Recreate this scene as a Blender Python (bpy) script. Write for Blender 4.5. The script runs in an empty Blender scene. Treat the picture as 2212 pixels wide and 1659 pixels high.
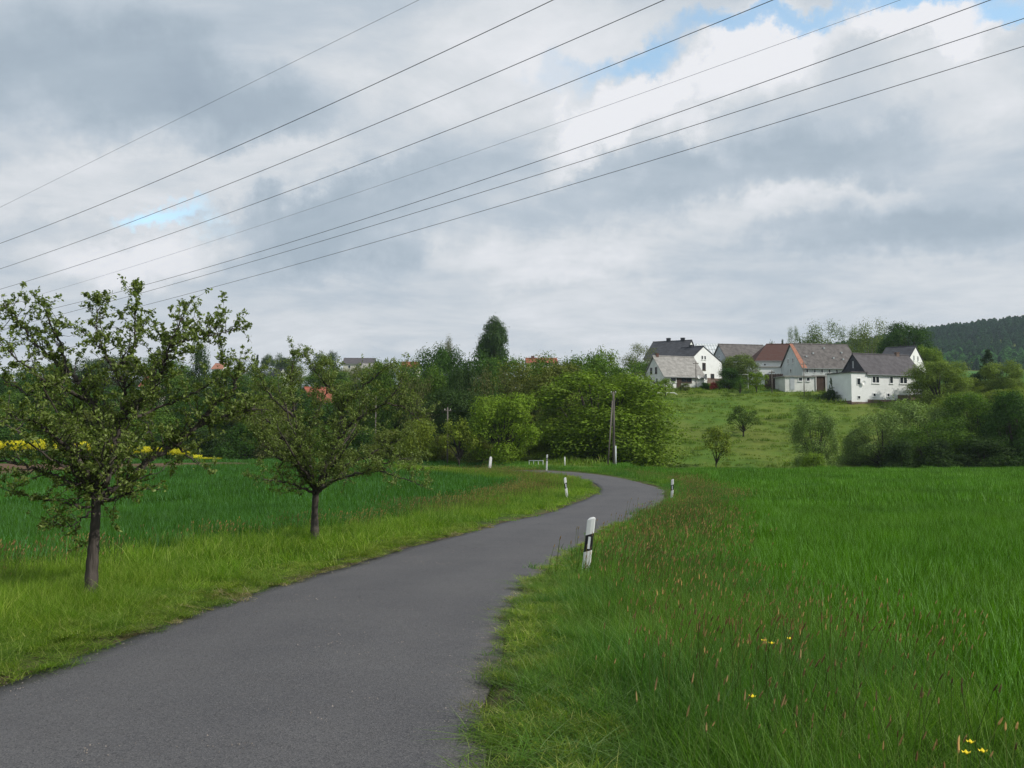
import bpy, math, random
import numpy as np
from mathutils import Vector, Matrix, Euler

# ---------------------------------------------------------------- camera, sky, sun, exposure
scene = bpy.context.scene
COL = scene.collection
EYE = 1.65
PITCH = math.radians(3.0)
cam_d = bpy.data.cameras.new("camera"); cam = bpy.data.objects.new("camera", cam_d); COL.objects.link(cam)
cam_d.sensor_width = 36.0; cam_d.lens = 18.0 / math.tan(math.radians(30.0))
cam_d.clip_start = 0.05; cam_d.clip_end = 9000
cam.location = (0, 0, EYE); cam.rotation_euler = (math.radians(90) + PITCH, 0, 0)
scene.camera = cam
scene.view_settings.view_transform = 'Standard'
scene.view_settings.look = 'None'
scene.view_settings.gamma = 1.0
scene.view_settings.use_curve_mapping = False
scene.view_settings.exposure = -0.20
scene.cycles.max_bounces = 6
scene.cycles.diffuse_bounces = 3
scene.cycles.transparent_max_bounces = 8
scene.cycles.use_denoising = True

SUN_EL = math.radians(38); SUN_AZ = math.radians(112)      # azimuth clockwise from +Y (view direction)
sun_dir = Vector((math.sin(SUN_AZ) * math.cos(SUN_EL), math.cos(SUN_AZ) * math.cos(SUN_EL), math.sin(SUN_EL)))
sun_d = bpy.data.lights.new("sun", 'SUN'); sun_d.energy = 4.3; sun_d.angle = math.radians(0.6)
sun_d.color = (1.0, 0.94, 0.84)
sun = bpy.data.objects.new("sun", sun_d); COL.objects.link(sun)
sun.rotation_euler = sun_dir.to_track_quat('Z', 'Y').to_euler()
sun.location = (30, -20, 60)

KD = math.tan(math.radians(30.0)) / 1106.0                  # photo units: 2212 x 1659
def ray(X, Y):
    cx = (X - 1106.0) * KD; cy = (829.5 - Y) * KD
    return cx, math.cos(PITCH) - cy * math.sin(PITCH), math.sin(PITCH) + cy * math.cos(PITCH)
def at(X, Y, d):
    x, y, z = ray(X, Y); k = d / y
    return Vector((x * k, d, EYE + z * k))
def tan_xy(X, Y):
    x, y, z = ray(X, Y); return x / y, z / y

class NT:
    """small helper that writes node trees"""
    def __init__(s, tree): s.t = tree; s.n = tree.nodes; s.l = tree.links
    def node(s, kind, **kw):
        n = s.n.new(kind)
        for k, v in kw.items(): setattr(n, k, v)
        return n
    def put(s, sock, v):
        if isinstance(v, bpy.types.NodeSocket): s.l.new(v, sock)
        elif v is not None: sock.default_value = v
    def math(s, op, a, b=None, c=None, clamp=False):
        n = s.node('ShaderNodeMath', operation=op); n.use_clamp = clamp
        s.put(n.inputs[0], a)
        if b is not None: s.put(n.inputs[1], b)
        if c is not None: s.put(n.inputs[2], c)
        return n.outputs[0]
    def mix(s, f, a, b, mode='MIX'):
        n = s.node('ShaderNodeMix', data_type='RGBA', blend_type=mode)
        s.put(n.inputs[0], f); s.put(n.inputs[6], a); s.put(n.inputs[7], b)
        return n.outputs[2]
    def rng(s, v, a, b, c=0.0, d=1.0, kind='SMOOTHSTEP'):
        n = s.node('ShaderNodeMapRange', interpolation_type=kind)
        for i, q in enumerate((v, a, b, c, d)): s.put(n.inputs[i], q)
        return n.outputs[0]
    def noise(s, vec, scale, detail=4.0, rough=0.55, dist=0.0):
        n = s.node('ShaderNodeTexNoise')
        if vec is not None: s.put(n.inputs['Vector'], vec)
        n.inputs['Scale'].default_value = scale; n.inputs['Detail'].default_value = detail
        n.inputs['Roughness'].default_value = rough; n.inputs['Distortion'].default_value = dist
        return n.outputs['Fac']
    def comb(s, x, y, z):
        n = s.node('ShaderNodeCombineXYZ')
        for i, q in enumerate((x, y, z)): s.put(n.inputs[i], q)
        return n.outputs[0]

world = bpy.data.worlds.new("World"); scene.world = world; world.use_nodes = True
wt = NT(world.node_tree); wt.n.clear()
SKY_STRENGTH = 0.12
tc = wt.node('ShaderNodeTexCoord')
sep = wt.node('ShaderNodeSeparateXYZ'); wt.l.new(tc.outputs['Generated'], sep.inputs[0])
sx, sy, sz = sep.outputs
zc = wt.math('ADD', wt.math('MAXIMUM', sz, 0.0), 0.16)
U = wt.math('DIVIDE', sx, zc); V = wt.math('DIVIDE', sy, zc)
plane = wt.comb(U, V, 0.0)
n_big = wt.noise(plane, 0.75, 9.0, 0.55, 0.35)
n_mid = wt.noise(wt.comb(wt.math('MULTIPLY', U, 0.75), V, 3.7), 2.0, 9.0, 0.60, 0.45)
n_fine = wt.noise(wt.comb(U, V, 9.1), 7.0, 5.0, 0.6, 0.1)
warp1 = wt.math('MULTIPLY', wt.math('SUBTRACT', wt.noise(wt.comb(sx, sy, sz), 7.0, 7.0, 0.62), 0.5), 0.26)
warp2 = wt.math('MULTIPLY', wt.math('SUBTRACT', wt.noise(wt.comb(wt.math('ADD', sx, 5.0), sy, sz), 8.0, 7.0, 0.62), 0.5), 0.20)
front = wt.rng(sy, 0.05, 0.3)
syc = wt.math('MAXIMUM', sy, 0.05)
TX = wt.math('ADD', wt.math('DIVIDE', sx, syc), warp1)
TZ = wt.math('ADD', wt.math('DIVIDE', sz, syc), warp2)
def blob(X, Y, rx, ry, rot, amount, hard=0.25):
    """a cloud (or gap) standing in one direction of the sky"""
    tx, tz = tan_xy(X, Y); a = math.radians(rot); ca, sa = math.cos(a), math.sin(a)
    dx = wt.math('SUBTRACT', TX, tx); dz = wt.math('SUBTRACT', TZ, tz)
    u = wt.math('MULTIPLY', wt.math('ADD', wt.math('MULTIPLY', dx, ca), wt.math('MULTIPLY', dz, sa)), 1 / (rx * KD))
    v = wt.math('MULTIPLY', wt.math('SUBTRACT', wt.math('MULTIPLY', dz, ca), wt.math('MULTIPLY', dx, sa)), 1 / (ry * KD))
    r2 = wt.math('SQRT', wt.math('ADD', wt.math('MULTIPLY', u, u), wt.math('MULTIPLY', v, v)))
    return wt.rng(r2, 1.0 + hard * 1.6, hard, 0.0, amount)
def total(blobs):
    acc = None
    for b in blobs:
        o = blob(*b); acc = o if acc is None else wt.math('ADD', acc, o)
    return wt.math('MULTIPLY', acc, front)
bright = total([
    (240, 170, 430, 130, -10, -0.46, 0.2), (560, 215, 250, 70, 5, -0.16, 0.3), (700, 475, 235, 95, 14, -0.42, 0.45),
    (1760, 345, 380, 80, 8, -0.30, 0.2), (2000, 500, 380, 75, 2, -0.28, 0.2), (1330, 400, 280, 55, 10, -0.18, 0.3),
    (1060, 130, 420, 150, 10, 0.22, 0.3), (1340, 250, 190, 48, 28, 0.52, 0.5), (1640, 100, 110, 85, 40, 0.50, 0.5),
    (1490, 250, 60, 60, 30, 0.3, 0.3), (2060, 210, 190, 130, 20, 0.24, 0.4), (1980, 60, 150, 45, -10, 0.55, 0.5), (300, 540, 210, 65, 8, 0.36, 0.35),
    (560, 360, 230, 45, 14, 0.24, 0.5), (120, 400, 200, 60, 12, 0.22, 0.5), (1230, 560, 260, 50, 6, 0.20, 0.5),
    (1750, 460, 220, 42, 6, 0.24, 0.5), (1700, 600, 420, 40, 0, 0.10, 0.5), (900, 620, 500, 60, 0, 0.06, 0.5),
    (1560, 720, 800, 60, 0, 0.10, 0.6)])
gap = total([(1400, 105, 180, 76, 22, 0.85, 0.0), (1610, 25, 170, 34, 6, 0.8, 0.3), (1250, 175, 120, 45, 25, .35, 0.3),
             (2050, 2, 300, 34, 0, 0.95, 0.3), (2180, 62, 90, 34, 0, 0.9, 0.3), (345, 435, 170, 38, 12, 0.72, 0.0),
             (430, 455, 60, 30, 20, .25, .2)])
wave = wt.math('ADD', wt.math('MULTIPLY', wt.math('SUBTRACT', n_big, 0.5), 0.75),
               wt.math('MULTIPLY', wt.math('SUBTRACT', n_mid, 0.5), 1.05))
wave = wt.math('ADD', wave, wt.math('MULTIPLY', wt.math('SUBTRACT', n_fine, 0.5), 0.22))
lowdamp = wt.rng(sz, 0.02, 0.30, 0.80, 1.0)
bval = wt.math('ADD', wt.math('ADD', wt.math('MULTIPLY', wave, lowdamp), bright), 0.60)
ramp = wt.node('ShaderNodeValToRGB')
wt.l.new(bval, ramp.inputs[0])
e = ramp.color_ramp.elements
e[0].position = 0.0; e[0].color = (0.395, 0.480, 0.575, 1)
e[1].position = 1.0; e[1].color = (1.00, 1.01, 1.05, 1)
for p, c in ((0.25, (0.470, 0.560, 0.650, 1)), (0.5, (0.590, 0.670, 0.755, 1)), (0.75, (0.800, 0.840, 0.885, 1))):
    q = e.new(p); q.color = c
cloud = wt.mix(1.0, ramp.outputs[0], (1 / SKY_STRENGTH,) * 3 + (1,), 'MULTIPLY')
sky = wt.node('ShaderNodeTexSky', sky_type='NISHITA'); sky.sun_disc = False
sky.sun_elevation = SUN_EL; sky.sun_rotation = SUN_AZ
sky.air_density = 1.0; sky.dust_density = 1.2; sky.ozone_density = 1.2
gapf = wt.rng(wt.math('ADD', gap, wt.math('MULTIPLY', wt.math('SUBTRACT', n_mid, 0.5), 0.8)), 0.10, 0.95, 0.0, 0.95)
skyc = wt.mix(1.0, sky.outputs[0], (2.5, 2.7, 2.4, 1), 'MULTIPLY')
final = wt.mix(gapf, cloud, skyc)
bg = wt.node('ShaderNodeBackground'); bg.inputs['Strength'].default_value = SKY_STRENGTH
wt.l.new(final, bg.inputs['Color'])
wo = wt.node('ShaderNodeOutputWorld'); wt.l.new(bg.outputs[0], wo.inputs['Surface'])
world.cycles.sampling_method = 'MANUAL'; world.cycles.sample_map_resolution = 512

# ---------------------------------------------------------------- terrain functions
_ys = np.arange(-120.0, 4200.0, 0.5)
def _profile(pts):
    p = np.array(pts, float); z = np.interp(_ys, p[:, 0], p[:, 1])
    k = np.hanning(15); k /= k.sum(); z1 = np.convolve(np.pad(z, 7, 'edge'), k, 'valid')
    k = np.hanning(51); k /= k.sum(); z2 = np.convolve(np.pad(z, 25, 'edge'), k, 'valid')
    w = np.clip((_ys - 90) / 40, 0, 1); return z1 * (1 - w) + z2 * w
_near = [(-120, 2.0), (-30, -0.6), (-5, -1.45), (0, -1.58), (4.4, -1.66), (6.4, -1.80), (10, -2.03), (16, -2.35), (25, -2.78), (35, -3.08), (48, -3.30)]
PR = _profile(_near + [(66, -3.45), (75, -3.55), (83, -3.75), (92, -4.6), (100, -5.6), (107, -4.9), (115, -2.9), (125, 0.1), (140, 4.3),
                       (155, 7.2), (165, 8.3), (185, 9.5), (220, 10), (300, 14), (350, 20), (450, 30), (700, 46), (1000, 55), (4000, 60)])
PL = _profile(_near + [(66, -3.12), (75, -3.0), (84, -3.05), (94, -3.3), (104, -4.8), (112, -5.2), (130, -4), (180, 2), (250, 10),
                       (300, 14), (500, 18), (4000, 60)])
def sstep(v, a, b):
    q = np.clip((v - a) / (b - a), 0, 1); return q * q * (3 - 2 * q)
def _n2(x, y, s, seed):
    return (np.sin(x * s + seed) * np.cos(y * s * 1.13 + seed * 2.1) + 0.5 * np.sin(x * s * 2.3 + y * s * 1.7 + seed * 3)) / 1.5
def base_h(x, y):
    x = np.asarray(x, float); y = np.asarray(y, float)
    r = np.interp(y, _ys, PR); l = np.interp(y, _ys, PL)
    t = x / np.maximum(y, 20.0)
    w = sstep(t, 0.07, 0.17)
    z = l * (1 - w) + r * w
    z = z + sstep(y, 550, 980) * (1 - 0.4 * sstep(y, 1100, 2200)) * 87 * np.exp(-((x - 860) / 520.0) ** 2) * (1 + 0.05 * np.sin(x / 60))
    z = z - 0.55 * sstep(y, 67, 75) * (1 - sstep(y, 88, 96)) * np.exp(-((x + 3.5) / 6.0) ** 2)
    z = z + 0.05 * _n2(x, y, 0.35, 1.3) * sstep(np.abs(y) + np.abs(x), 6, 20) + 0.35 * _n2(x, y, 0.06, 4.0) * sstep(y, 95, 130)
    return z + EYE

# road centre line (metres)
_rc = [(-1.6, -40), (-1.9, -15), (-1.84, 0), (-1.855, 4.0), (-1.88, 6.6), (-1.72, 10.5), (-1.15, 15), (-0.2, 20), (1.05, 25.6), (2.2, 30), (3.35, 34),
       (4.9, 40), (6.1, 46), (6.75, 51), (6.7, 56), (5.9, 60.5), (4.2, 64), (1.6, 67.8), (-1.6, 71.5), (-4.4, 77), (-7, 82)]
def catmull(P, n):
    P = [np.array(p, float) for p in P]; out = []
    for i in range(len(P) - 1):
        p0 = P[max(i - 1, 0)]; p1 = P[i]; p2 = P[i + 1]; p3 = P[min(i + 2, len(P) - 1)]
        for k in range(n):
            t = k / n
            out.append(0.5 * ((2 * p1) + (-p0 + p2) * t + (2 * p0 - 5 * p1 + 4 * p2 - p3) * t * t + (-p0 + 3 * p1 - 3 * p2 + p3) * t ** 3))
    out.append(P[-1]); return np.array(out)
_c = catmull(_rc, 12)
_s = np.r_[0, np.cumsum(np.hypot(*np.diff(_c, axis=0).T))]
ROAD_S = np.arange(0, _s[-1], 0.4)
ROAD = np.stack([np.interp(ROAD_S, _s, _c[:, 0]), np.interp(ROAD_S, _s, _c[:, 1])], 1)
_tg = np.gradient(ROAD, axis=0); _tg /= np.linalg.norm(_tg, axis=1)[:, None]
ROAD_N = np.stack([_tg[:, 1], -_tg[:, 0]], 1)               # to the right of travel
HW = 1.75
def road_off(x, y):
    """signed distance from the road's centre line, right side positive"""
    P = np.stack([np.ravel(x), np.ravel(y)], 1); out = np.empty(len(P))
    for a in range(0, len(P), 4000):
        q = P[a:a + 4000]; d = q[:, None, :] - ROAD[None]
        d2 = (d ** 2).sum(2); j = d2.argmin(1)
        dd = d[np.arange(len(q)), j]; out[a:a + 4000] = np.sqrt(d2[np.arange(len(q)), j]) * np.where((dd * ROAD_N[j]).sum(1) >= 0, 1, -1)
    return out.reshape(np.shape(x))
def left_band(x, y): return 4.3 + 0.5 * np.sin(y * 0.21) - 0.8 * sstep(y, 20, 30) + 1.2 * sstep(y, 34, 50)
def right_band(x, y): return 2.65 + 0.3 * np.sin(y * 0.33 + 1)
def ground(x, y):
    """height of the ground surface (verges stand a little above the asphalt)"""
    x = np.asarray(x, float); y = np.asarray(y, float); z = base_h(x, y)
    m = (y < 90) & (np.abs(x) < 60)
    if np.any(m):
        o = np.full(np.shape(x), 99.0); o[m] = road_off(x[m], y[m]) if np.ndim(x) else road_off(x, y)
        a = np.abs(o) - HW
        z = z + np.where(a < 0.02, -0.10, 0.0) + 0.05 * sstep(a, 0.0, 0.5) * (1 - sstep(a, 3.5, 6)) * (a > 0)
    return z
def gz(x, y): return float(ground(np.array([x]), np.array([y]))[0])
def gp(X, Y, lo=2.5, hi=400):
    """the point of the ground seen at a photo position"""
    dx, dy, dz = ray(X, Y); y = lo
    while y < hi:
        k = y / dy
        if EYE + dz * k <= float(base_h(dx * k, y)): return Vector((dx * k, y, gz(dx * k, y)))
        y *= 1.004
    return at(X, Y, hi)

# ---------------------------------------------------------------- object helpers
def tag(o, label=None, cat=None, group=None, kind=None):
    if label: o['label'] = label
    if cat: o['category'] = cat
    if group: o['group'] = group
    if kind: o['kind'] = kind
    return o
def empty(name, loc, rz=0.0):
    o = bpy.data.objects.new(name, None); COL.objects.link(o); o.location = loc; o.rotation_euler = (0, 0, rz)
    o.empty_display_size = 0.3; return o
def link(name, mesh, parent=None):
    o = bpy.data.objects.new(name, mesh); COL.objects.link(o)
    if parent: o.parent = parent
    return o
def copy_tree(o, parent=None):
    c = o.copy(); COL.objects.link(c)
    if parent: c.parent = parent
    for ch in o.children: copy_tree(ch, c)
    return c
class MB:
    def __init__(s): s.v = []; s.f = []
    def add(s, v, f):
        n = len(s.v); s.v.extend([tuple(p) for p in v]); s.f.extend([tuple(i + n for i in q) for q in f]); return s
    def box(s, x0, x1, y0, y1, z0, z1):
        v = [(x, y, z) for x in (x0, x1) for y in (y0, y1) for z in (z0, z1)]
        return s.add(v, [(0, 1, 3, 2), (4, 6, 7, 5), (0, 4, 5, 1), (2, 3, 7, 6), (0, 2, 6, 4), (1, 5, 7, 3)])
    def prism(s, poly, h0, h1, axis='z'):
        n = len(poly)
        def P(a, b, h): return (a, b, h) if axis == 'z' else ((h, a, b) if axis == 'x' else (a, h, b))
        v = [P(a, b, h0) for a, b in poly] + [P(a, b, h1) for a, b in poly]
        f = [tuple(range(n))[::-1], tuple(range(n, 2 * n))] + [(i, (i + 1) % n, n + (i + 1) % n, n + i) for i in range(n)]
        return s.add(v, f)
    def tube(s, pts, rad, n=6, cap=True):
        pts = [Vector(p) for p in pts]
        if not hasattr(rad, '__len__'): rad = [rad] * len(pts)
        base = len(s.v); up = None
        for i, p in enumerate(pts):
            d = (pts[min(i + 1, len(pts) - 1)] - pts[max(i - 1, 0)])
            if d.length < 1e-7: d = Vector((0, 0, 1))
            d.normalize()
            if up is None: up = d.orthogonal().normalized()
            up = (up - d * up.dot(d))
            up = up.normalized() if up.length > 1e-5 else d.orthogonal().normalized()
            w = d.cross(up)
            for k in range(n):
                a = 2 * math.pi * k / n; s.v.append(tuple(p + (up * math.cos(a) + w * math.sin(a)) * rad[i]))
        for i in range(len(pts) - 1):
            for k in range(n):
                a = base + i * n + k; b = base + i * n + (k + 1) % n
                s.f.append((a, b, b + n, a + n))
        if cap:
            s.f.append(tuple(base + k for k in range(n))[::-1]); s.f.append(tuple(base + (len(pts) - 1) * n + k for k in range(n)))
        return s
    def mesh(s, name, mat, smooth=False):
        m = bpy.data.meshes.new(name); m.from_pydata(s.v, [], s.f); m.materials.append(mat)
        if smooth: m.polygons.foreach_set('use_smooth', [True] * len(m.polygons))
        m.update(); return m
    def build(s, name, mat, parent=None, smooth=False):
        return link(name, s.mesh(name, mat, smooth), parent)
def np_mesh(name, V, F, mat, attrs=None, smooth=False):
    """mesh from numpy arrays, F is (n,3) or (n,4); attrs: name -> (domain, values)"""
    m = bpy.data.meshes.new(name); k = F.shape[1]
    m.vertices.add(len(V)); m.vertices.foreach_set('co', np.ascontiguousarray(V, np.float32).ravel())
    m.loops.add(F.size); m.loops.foreach_set('vertex_index', np.ascontiguousarray(F, np.int32).ravel())
    m.polygons.add(len(F)); m.polygons.foreach_set('loop_start', np.arange(0, F.size, k, dtype=np.int32))
    if mat: m.materials.append(mat)
    for a, (dom, vals) in (attrs or {}).items():
        at_ = m.attributes.new(a, 'FLOAT', dom); at_.data.foreach_set('value', np.ascontiguousarray(vals, np.float32))
    if smooth: m.polygons.foreach_set('use_smooth', np.ones(len(F), bool))
    m.update(calc_edges=True); m.validate(); return m

# ---------------------------------------------------------------- materials
def mat_new(name):
    m = bpy.data.materials.new(name); m.use_nodes = True; nt = NT(m.node_tree); nt.n.clear()
    out = nt.node('ShaderNodeOutputMaterial'); return m, nt, out
def simple(name, col, rough=0.8, var=0.15, scale=3.0, bump=0.0, bscale=None, metal=0.0, spec=0.3, second=None, streak=False):
    m, nt, out = mat_new(name); b = nt.node('ShaderNodeBsdfPrincipled')
    co = nt.node('ShaderNodeTexCoord').outputs['Object']
    if streak:
        mp = nt.node('ShaderNodeMapping'); nt.l.new(co, mp.inputs[0]); mp.inputs['Scale'].default_value = (1, 1, 0.15); co = mp.outputs[0]
    n = nt.noise(co, scale, 6.0, 0.62)
    f = nt.rng(n, 0.3, 0.7, 0, 1)
    a = tuple(max(0, c * (1 - var)) for c in col) + (1,); c2 = (tuple(min(1, c * (1 + var)) for c in col) if second is None else second) + (1,)
    nt.l.new(nt.mix(f, a, c2), b.inputs['Base Color'])
    b.inputs['Roughness'].default_value = rough; b.inputs['Metallic'].default_value = metal; b.inputs['Specular IOR Level'].default_value = spec
    if bump:
        bn = nt.node('ShaderNodeBump'); bn.inputs['Distance'].default_value = bump
        nt.l.new(nt.noise(co, bscale or scale * 4, 5.0), bn.inputs['Height']); nt.l.new(bn.outputs[0], b.inputs['Normal'])
    nt.l.new(b.outputs[0], out.inputs[0]); return m
def leafmat(name, col=None, trans=0.35, var=0.35, spec=0.25, rough=0.55, instancer=False, alt=None):
    """leaf or blade: colour from the material (or the object's colour), varied leaf by leaf"""
    m, nt, out = mat_new(name)
    if col is None:
        c = nt.node('ShaderNodeObjectInfo').outputs['Color']
    else: c = tuple(col) + (1,)
    t = nt.node('ShaderNodeAttribute', attribute_name='tint').outputs['Fac']
    f = nt.rng(t, 0, 1, 1 - var, 1 + var, 'LINEAR')
    g = nt.comb(f, f, f)
    c1 = nt.mix(1.0, c, g, 'MULTIPLY')
    if alt is not None:
        c1 = nt.mix(nt.rng(t, 0.72, 0.98), c1, tuple(alt) + (1,))
    if instancer:
        it = nt.node('ShaderNodeAttribute', attribute_type='INSTANCER', attribute_name='itint').outputs['Vector']
        c1 = nt.mix(1.0, c1, it, 'MULTIPLY')
    b = nt.node('ShaderNodeBsdfPrincipled'); nt.l.new(c1, b.inputs['Base Color'])
    b.inputs['Roughness'].default_value = rough; b.inputs['Specular IOR Level'].default_value = spec
    tr = nt.node('ShaderNodeBsdfTranslucent')
    nt.l.new(nt.mix(1.0, c1, (1.15, 1.3, 0.5, 1), 'MULTIPLY'), tr.inputs['Color'])
    mx = nt.node('ShaderNodeMixShader'); mx.inputs[0].default_value = trans
    nt.l.new(b.outputs[0], mx.inputs[1]); nt.l.new(tr.outputs[0], mx.inputs[2]); nt.l.new(mx.outputs[0], out.inputs[0])
    return m
# ---------------------------------------------------------------- the ground
rng = np.random.default_rng(7); random.seed(7)
def axis_vals(a, b, fine, lo, hi, grow):
    v = list(np.arange(a, b + 1e-6, fine)); s = fine; x = v[-1]
    while x < hi: s *= grow; x += s; v.append(x)
    s = fine; x = v[0]
    while x > lo: s *= grow; x -= s; v.insert(0, x)
    return np.array(v)
gx = axis_vals(-11, 15, 0.28, -3200, 3200, 1.045); gy = axis_vals(-2, 82, 0.33, -60, 4000, 1.028)
GX, GY = np.meshgrid(gx, gy); GZ = ground(GX, GY)
nx, ny = len(gx), len(gy)
idx = np.arange(nx * ny).reshape(ny, nx)
F = np.stack([idx[:-1, :-1], idx[:-1, 1:], idx[1:, 1:], idx[1:, :-1]], -1).reshape(-1, 4)
def zones(x, y):
    x = np.asarray(x, float); y = np.asarray(y, float)
    o = np.full(x.shape, 99.0); m = (y < 92) & (np.abs(x) < 100); o[m] = road_off(x[m], y[m])
    onroad = np.abs(o) < HW
    verge = ((o >= HW) & (o < HW + right_band(x, y))) | ((o <= -HW) & (o > -HW - left_band(x, y)))
    t = x / np.maximum(y, 5)
    crop_r = (~verge) & (~onroad) & (o > 0) & (x > 0) & (y < 93) & (t > 0.10)
    crop_l = (~verge) & (~onroad) & ~crop_r & (y < 93) & (x < 2)
    soil = crop_l & (y > 54) & (t < -0.285 - 0.10 * sstep(y, 54, 62) * 0) & (y > 60 + (t + 0.6) * 55)
    soil &= (y < 86 - 6 * np.sin(t * 9))
    crop_l = crop_l & ~soil
    return o, verge & ~onroad, crop_r | crop_l, soil, onroad
ZO, ZV, ZC, ZS, ZR = zones(GX, GY)
V = np.stack([GX.ravel(), GY.ravel(), GZ.ravel()], 1)
far_field = ((GY > 300) & (GY < 560) & (GX / np.maximum(GY, 1) > 0.44)).astype(float)
m, nt, out = mat_new('ground_surface')
geo = nt.node('ShaderNodeNewGeometry'); P = geo.outputs['Position']
def attr(n): return nt.node('ShaderNodeAttribute', attribute_name=n).outputs['Fac']
n1 = nt.noise(P, 0.13, 6, .6); n2 = nt.noise(P, 0.9, 6, .65); n3 = nt.noise(P, 9.0, 6, .7); n4 = nt.noise(P, 0.035, 3, .5)
mead = nt.mix(nt.rng(n1, .32, .68), (.080, .155, .022, 1), (.138, .185, .034, 1))
mead = nt.mix(nt.rng(n2, .50, .75, 0, .65), mead, (.060, .125, .024, 1))
mead = nt.mix(nt.rng(n4, .45, .62, 0, .45), mead, (.135, .145, .035, 1))
crop = nt.mix(nt.rng(n1, .3, .7), (.025, .080, .012, 1), (.034, .100, .015, 1))
crop = nt.mix(nt.rng(n3, .3, .75, 0, .6), crop, (.012, .045, .010, 1))
verg = nt.mix(nt.rng(n2, .3, .7), (.045, .070, .018, 1), (.075, .115, .018, 1))
soilc = nt.mix(nt.rng(n3, .3, .7), (.10, .062, .040, 1), (.16, .10, .065, 1))
shoulder = nt.mix(nt.rng(n3, .35, .65), (.13, .10, .065, 1), (.05, .06, .02, 1))
c = nt.mix(attr('crop'), mead, crop); c = nt.mix(attr('soil'), c, soilc); c = nt.mix(attr('verge'), c, verg)
c = nt.mix(attr('shoulder'), c, shoulder)
c = nt.mix(attr('farfield'), c, (.055, .15, .03, 1))
b = nt.node('ShaderNodeBsdfPrincipled'); nt.l.new(c, b.inputs['Base Color']); b.inputs['Roughness'].default_value = .95
b.inputs['Specular IOR Level'].default_value = .1
bn = nt.node('ShaderNodeBump'); bn.inputs['Distance'].default_value = 0.25; bn.inputs['Strength'].default_value = 0.8
nt.l.new(nt.math('ADD', nt.math('MULTIPLY', n2, .6), nt.math('MULTIPLY', n3, .4)), bn.inputs['Height']); nt.l.new(bn.outputs[0], b.inputs['Normal'])
nt.l.new(b.outputs[0], out.inputs[0])
sh = (np.abs(np.abs(ZO) - HW) < 0.22) & (GY < 92)
me = np_mesh('ground', V, F, m, {'crop': ('POINT', ZC.ravel()), 'soil': ('POINT', ZS.ravel()), 'verge': ('POINT', ZV.ravel()),
             'shoulder': ('POINT', sh.ravel()), 'farfield': ('POINT', far_field.ravel())}, smooth=True)
tag(link('ground', me), kind='structure')

# ---------------------------------------------------------------- the road: one curved sheet with ragged, slightly crumbled edges
nr = len(ROAD); cols = np.linspace(-1, 1, 13)
ed = np.zeros((nr, 2))
for q in range(2):
    w = np.convolve(rng.normal(size=nr + 8), np.ones(3) / 3, 'same')[:nr]
    ed[:, q] = 0.025 * w + 0.035 * np.sin(ROAD_S * (0.9 + q * .3) + q) + 0.02 * np.sin(ROAD_S * 2.7)
RV = []
for i in range(nr):
    for j, cc in enumerate(cols):
        hw = HW + (ed[i, 0] if cc < 0 else ed[i, 1]) * abs(cc) ** 6
        p = ROAD[i] + ROAD_N[i] * cc * hw; RV.append((p[0], p[1], 0.03 * (1 - cc * cc)))
RV = np.array(RV); RV[:, 2] += base_h(RV[:, 0], RV[:, 1])
idx = np.arange(nr * 13).reshape(nr, 13)
F = np.stack([idx[:-1, :-1], idx[:-1, 1:], idx[1:, 1:], idx[1:, :-1]], -1).reshape(-1, 4)
lo = RV.copy(); lo[:, 2] -= 0.12
L0 = idx[:, 0]; R0 = idx[:, -1]; N = len(RV)
F = np.r_[F, np.stack([L0[:-1], L0[1:], L0[1:] + N, L0[:-1] + N], 1), np.stack([R0[1:], R0[:-1], R0[:-1] + N, R0[1:] + N], 1)]
m, nt, out = mat_new('asphalt')
P = nt.node('ShaderNodeNewGeometry').outputs['Position']
g1 = nt.noise(P, 160, 3, .7); g2 = nt.noise(P, 45, 4, .7); g3 = nt.noise(P, .55, 5, .6); g4 = nt.noise(P, 4.0, 5, .65)
vo = nt.node('ShaderNodeTexVoronoi'); vo.inputs['Scale'].default_value = 110; nt.l.new(P, vo.inputs['Vector'])
stone = nt.node('ShaderNodeSeparateColor'); nt.l.new(vo.outputs['Color'], stone.inputs[0])
c = nt.mix(nt.rng(g3, .35, .65), (.074, .073, .080, 1), (.100, .098, .102, 1))
lat = nt.node('ShaderNodeAttribute', attribute_name='lateral').outputs['Fac']
wheel = nt.rng(nt.math('ABSOLUTE', nt.math('SUBTRACT', nt.math('ABSOLUTE', nt.math('ADD', lat, nt.math('MULTIPLY', nt.math('SUBTRACT', g3, .5), .25))), .45)), .28, .05)
c = nt.mix(nt.math('MULTIPLY', wheel, .35), c, (.115, .112, .115, 1))
edge = nt.rng(nt.math('ADD', nt.math('ABSOLUTE', lat), nt.math('MULTIPLY', nt.math('SUBTRACT', g4, .5), .35)), .86, 1.0)
c = nt.mix(nt.math('MULTIPLY', edge, .55), c, (.105, .088, .068, 1))
c = nt.mix(nt.rng(nt.noise(P, .23, 3, .6), .60, .66, 0, .30), c, (.055, .054, .058, 1))
c = nt.mix(nt.rng(g4, .4, .7, 0, .5), c, (.088, .084, .086, 1))
c = nt.mix(nt.rng(stone.outputs[0], .55, 1.0, 0, .75), c, (.15, .145, .145, 1))
c = nt.mix(nt.rng(stone.outputs[1], .70, .95, 0, .75), c, (.030, .030, .034, 1))
c = nt.mix(nt.rng(g1, .35, .7, 0, .5), c, (.05, .05, .055, 1))
cr = nt.node('ShaderNodeTexVoronoi', feature='DISTANCE_TO_EDGE'); cr.inputs['Scale'].default_value = .42
wp = nt.node('ShaderNodeVectorMath', operation='ADD'); nt.l.new(P, wp.inputs[0])
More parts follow.
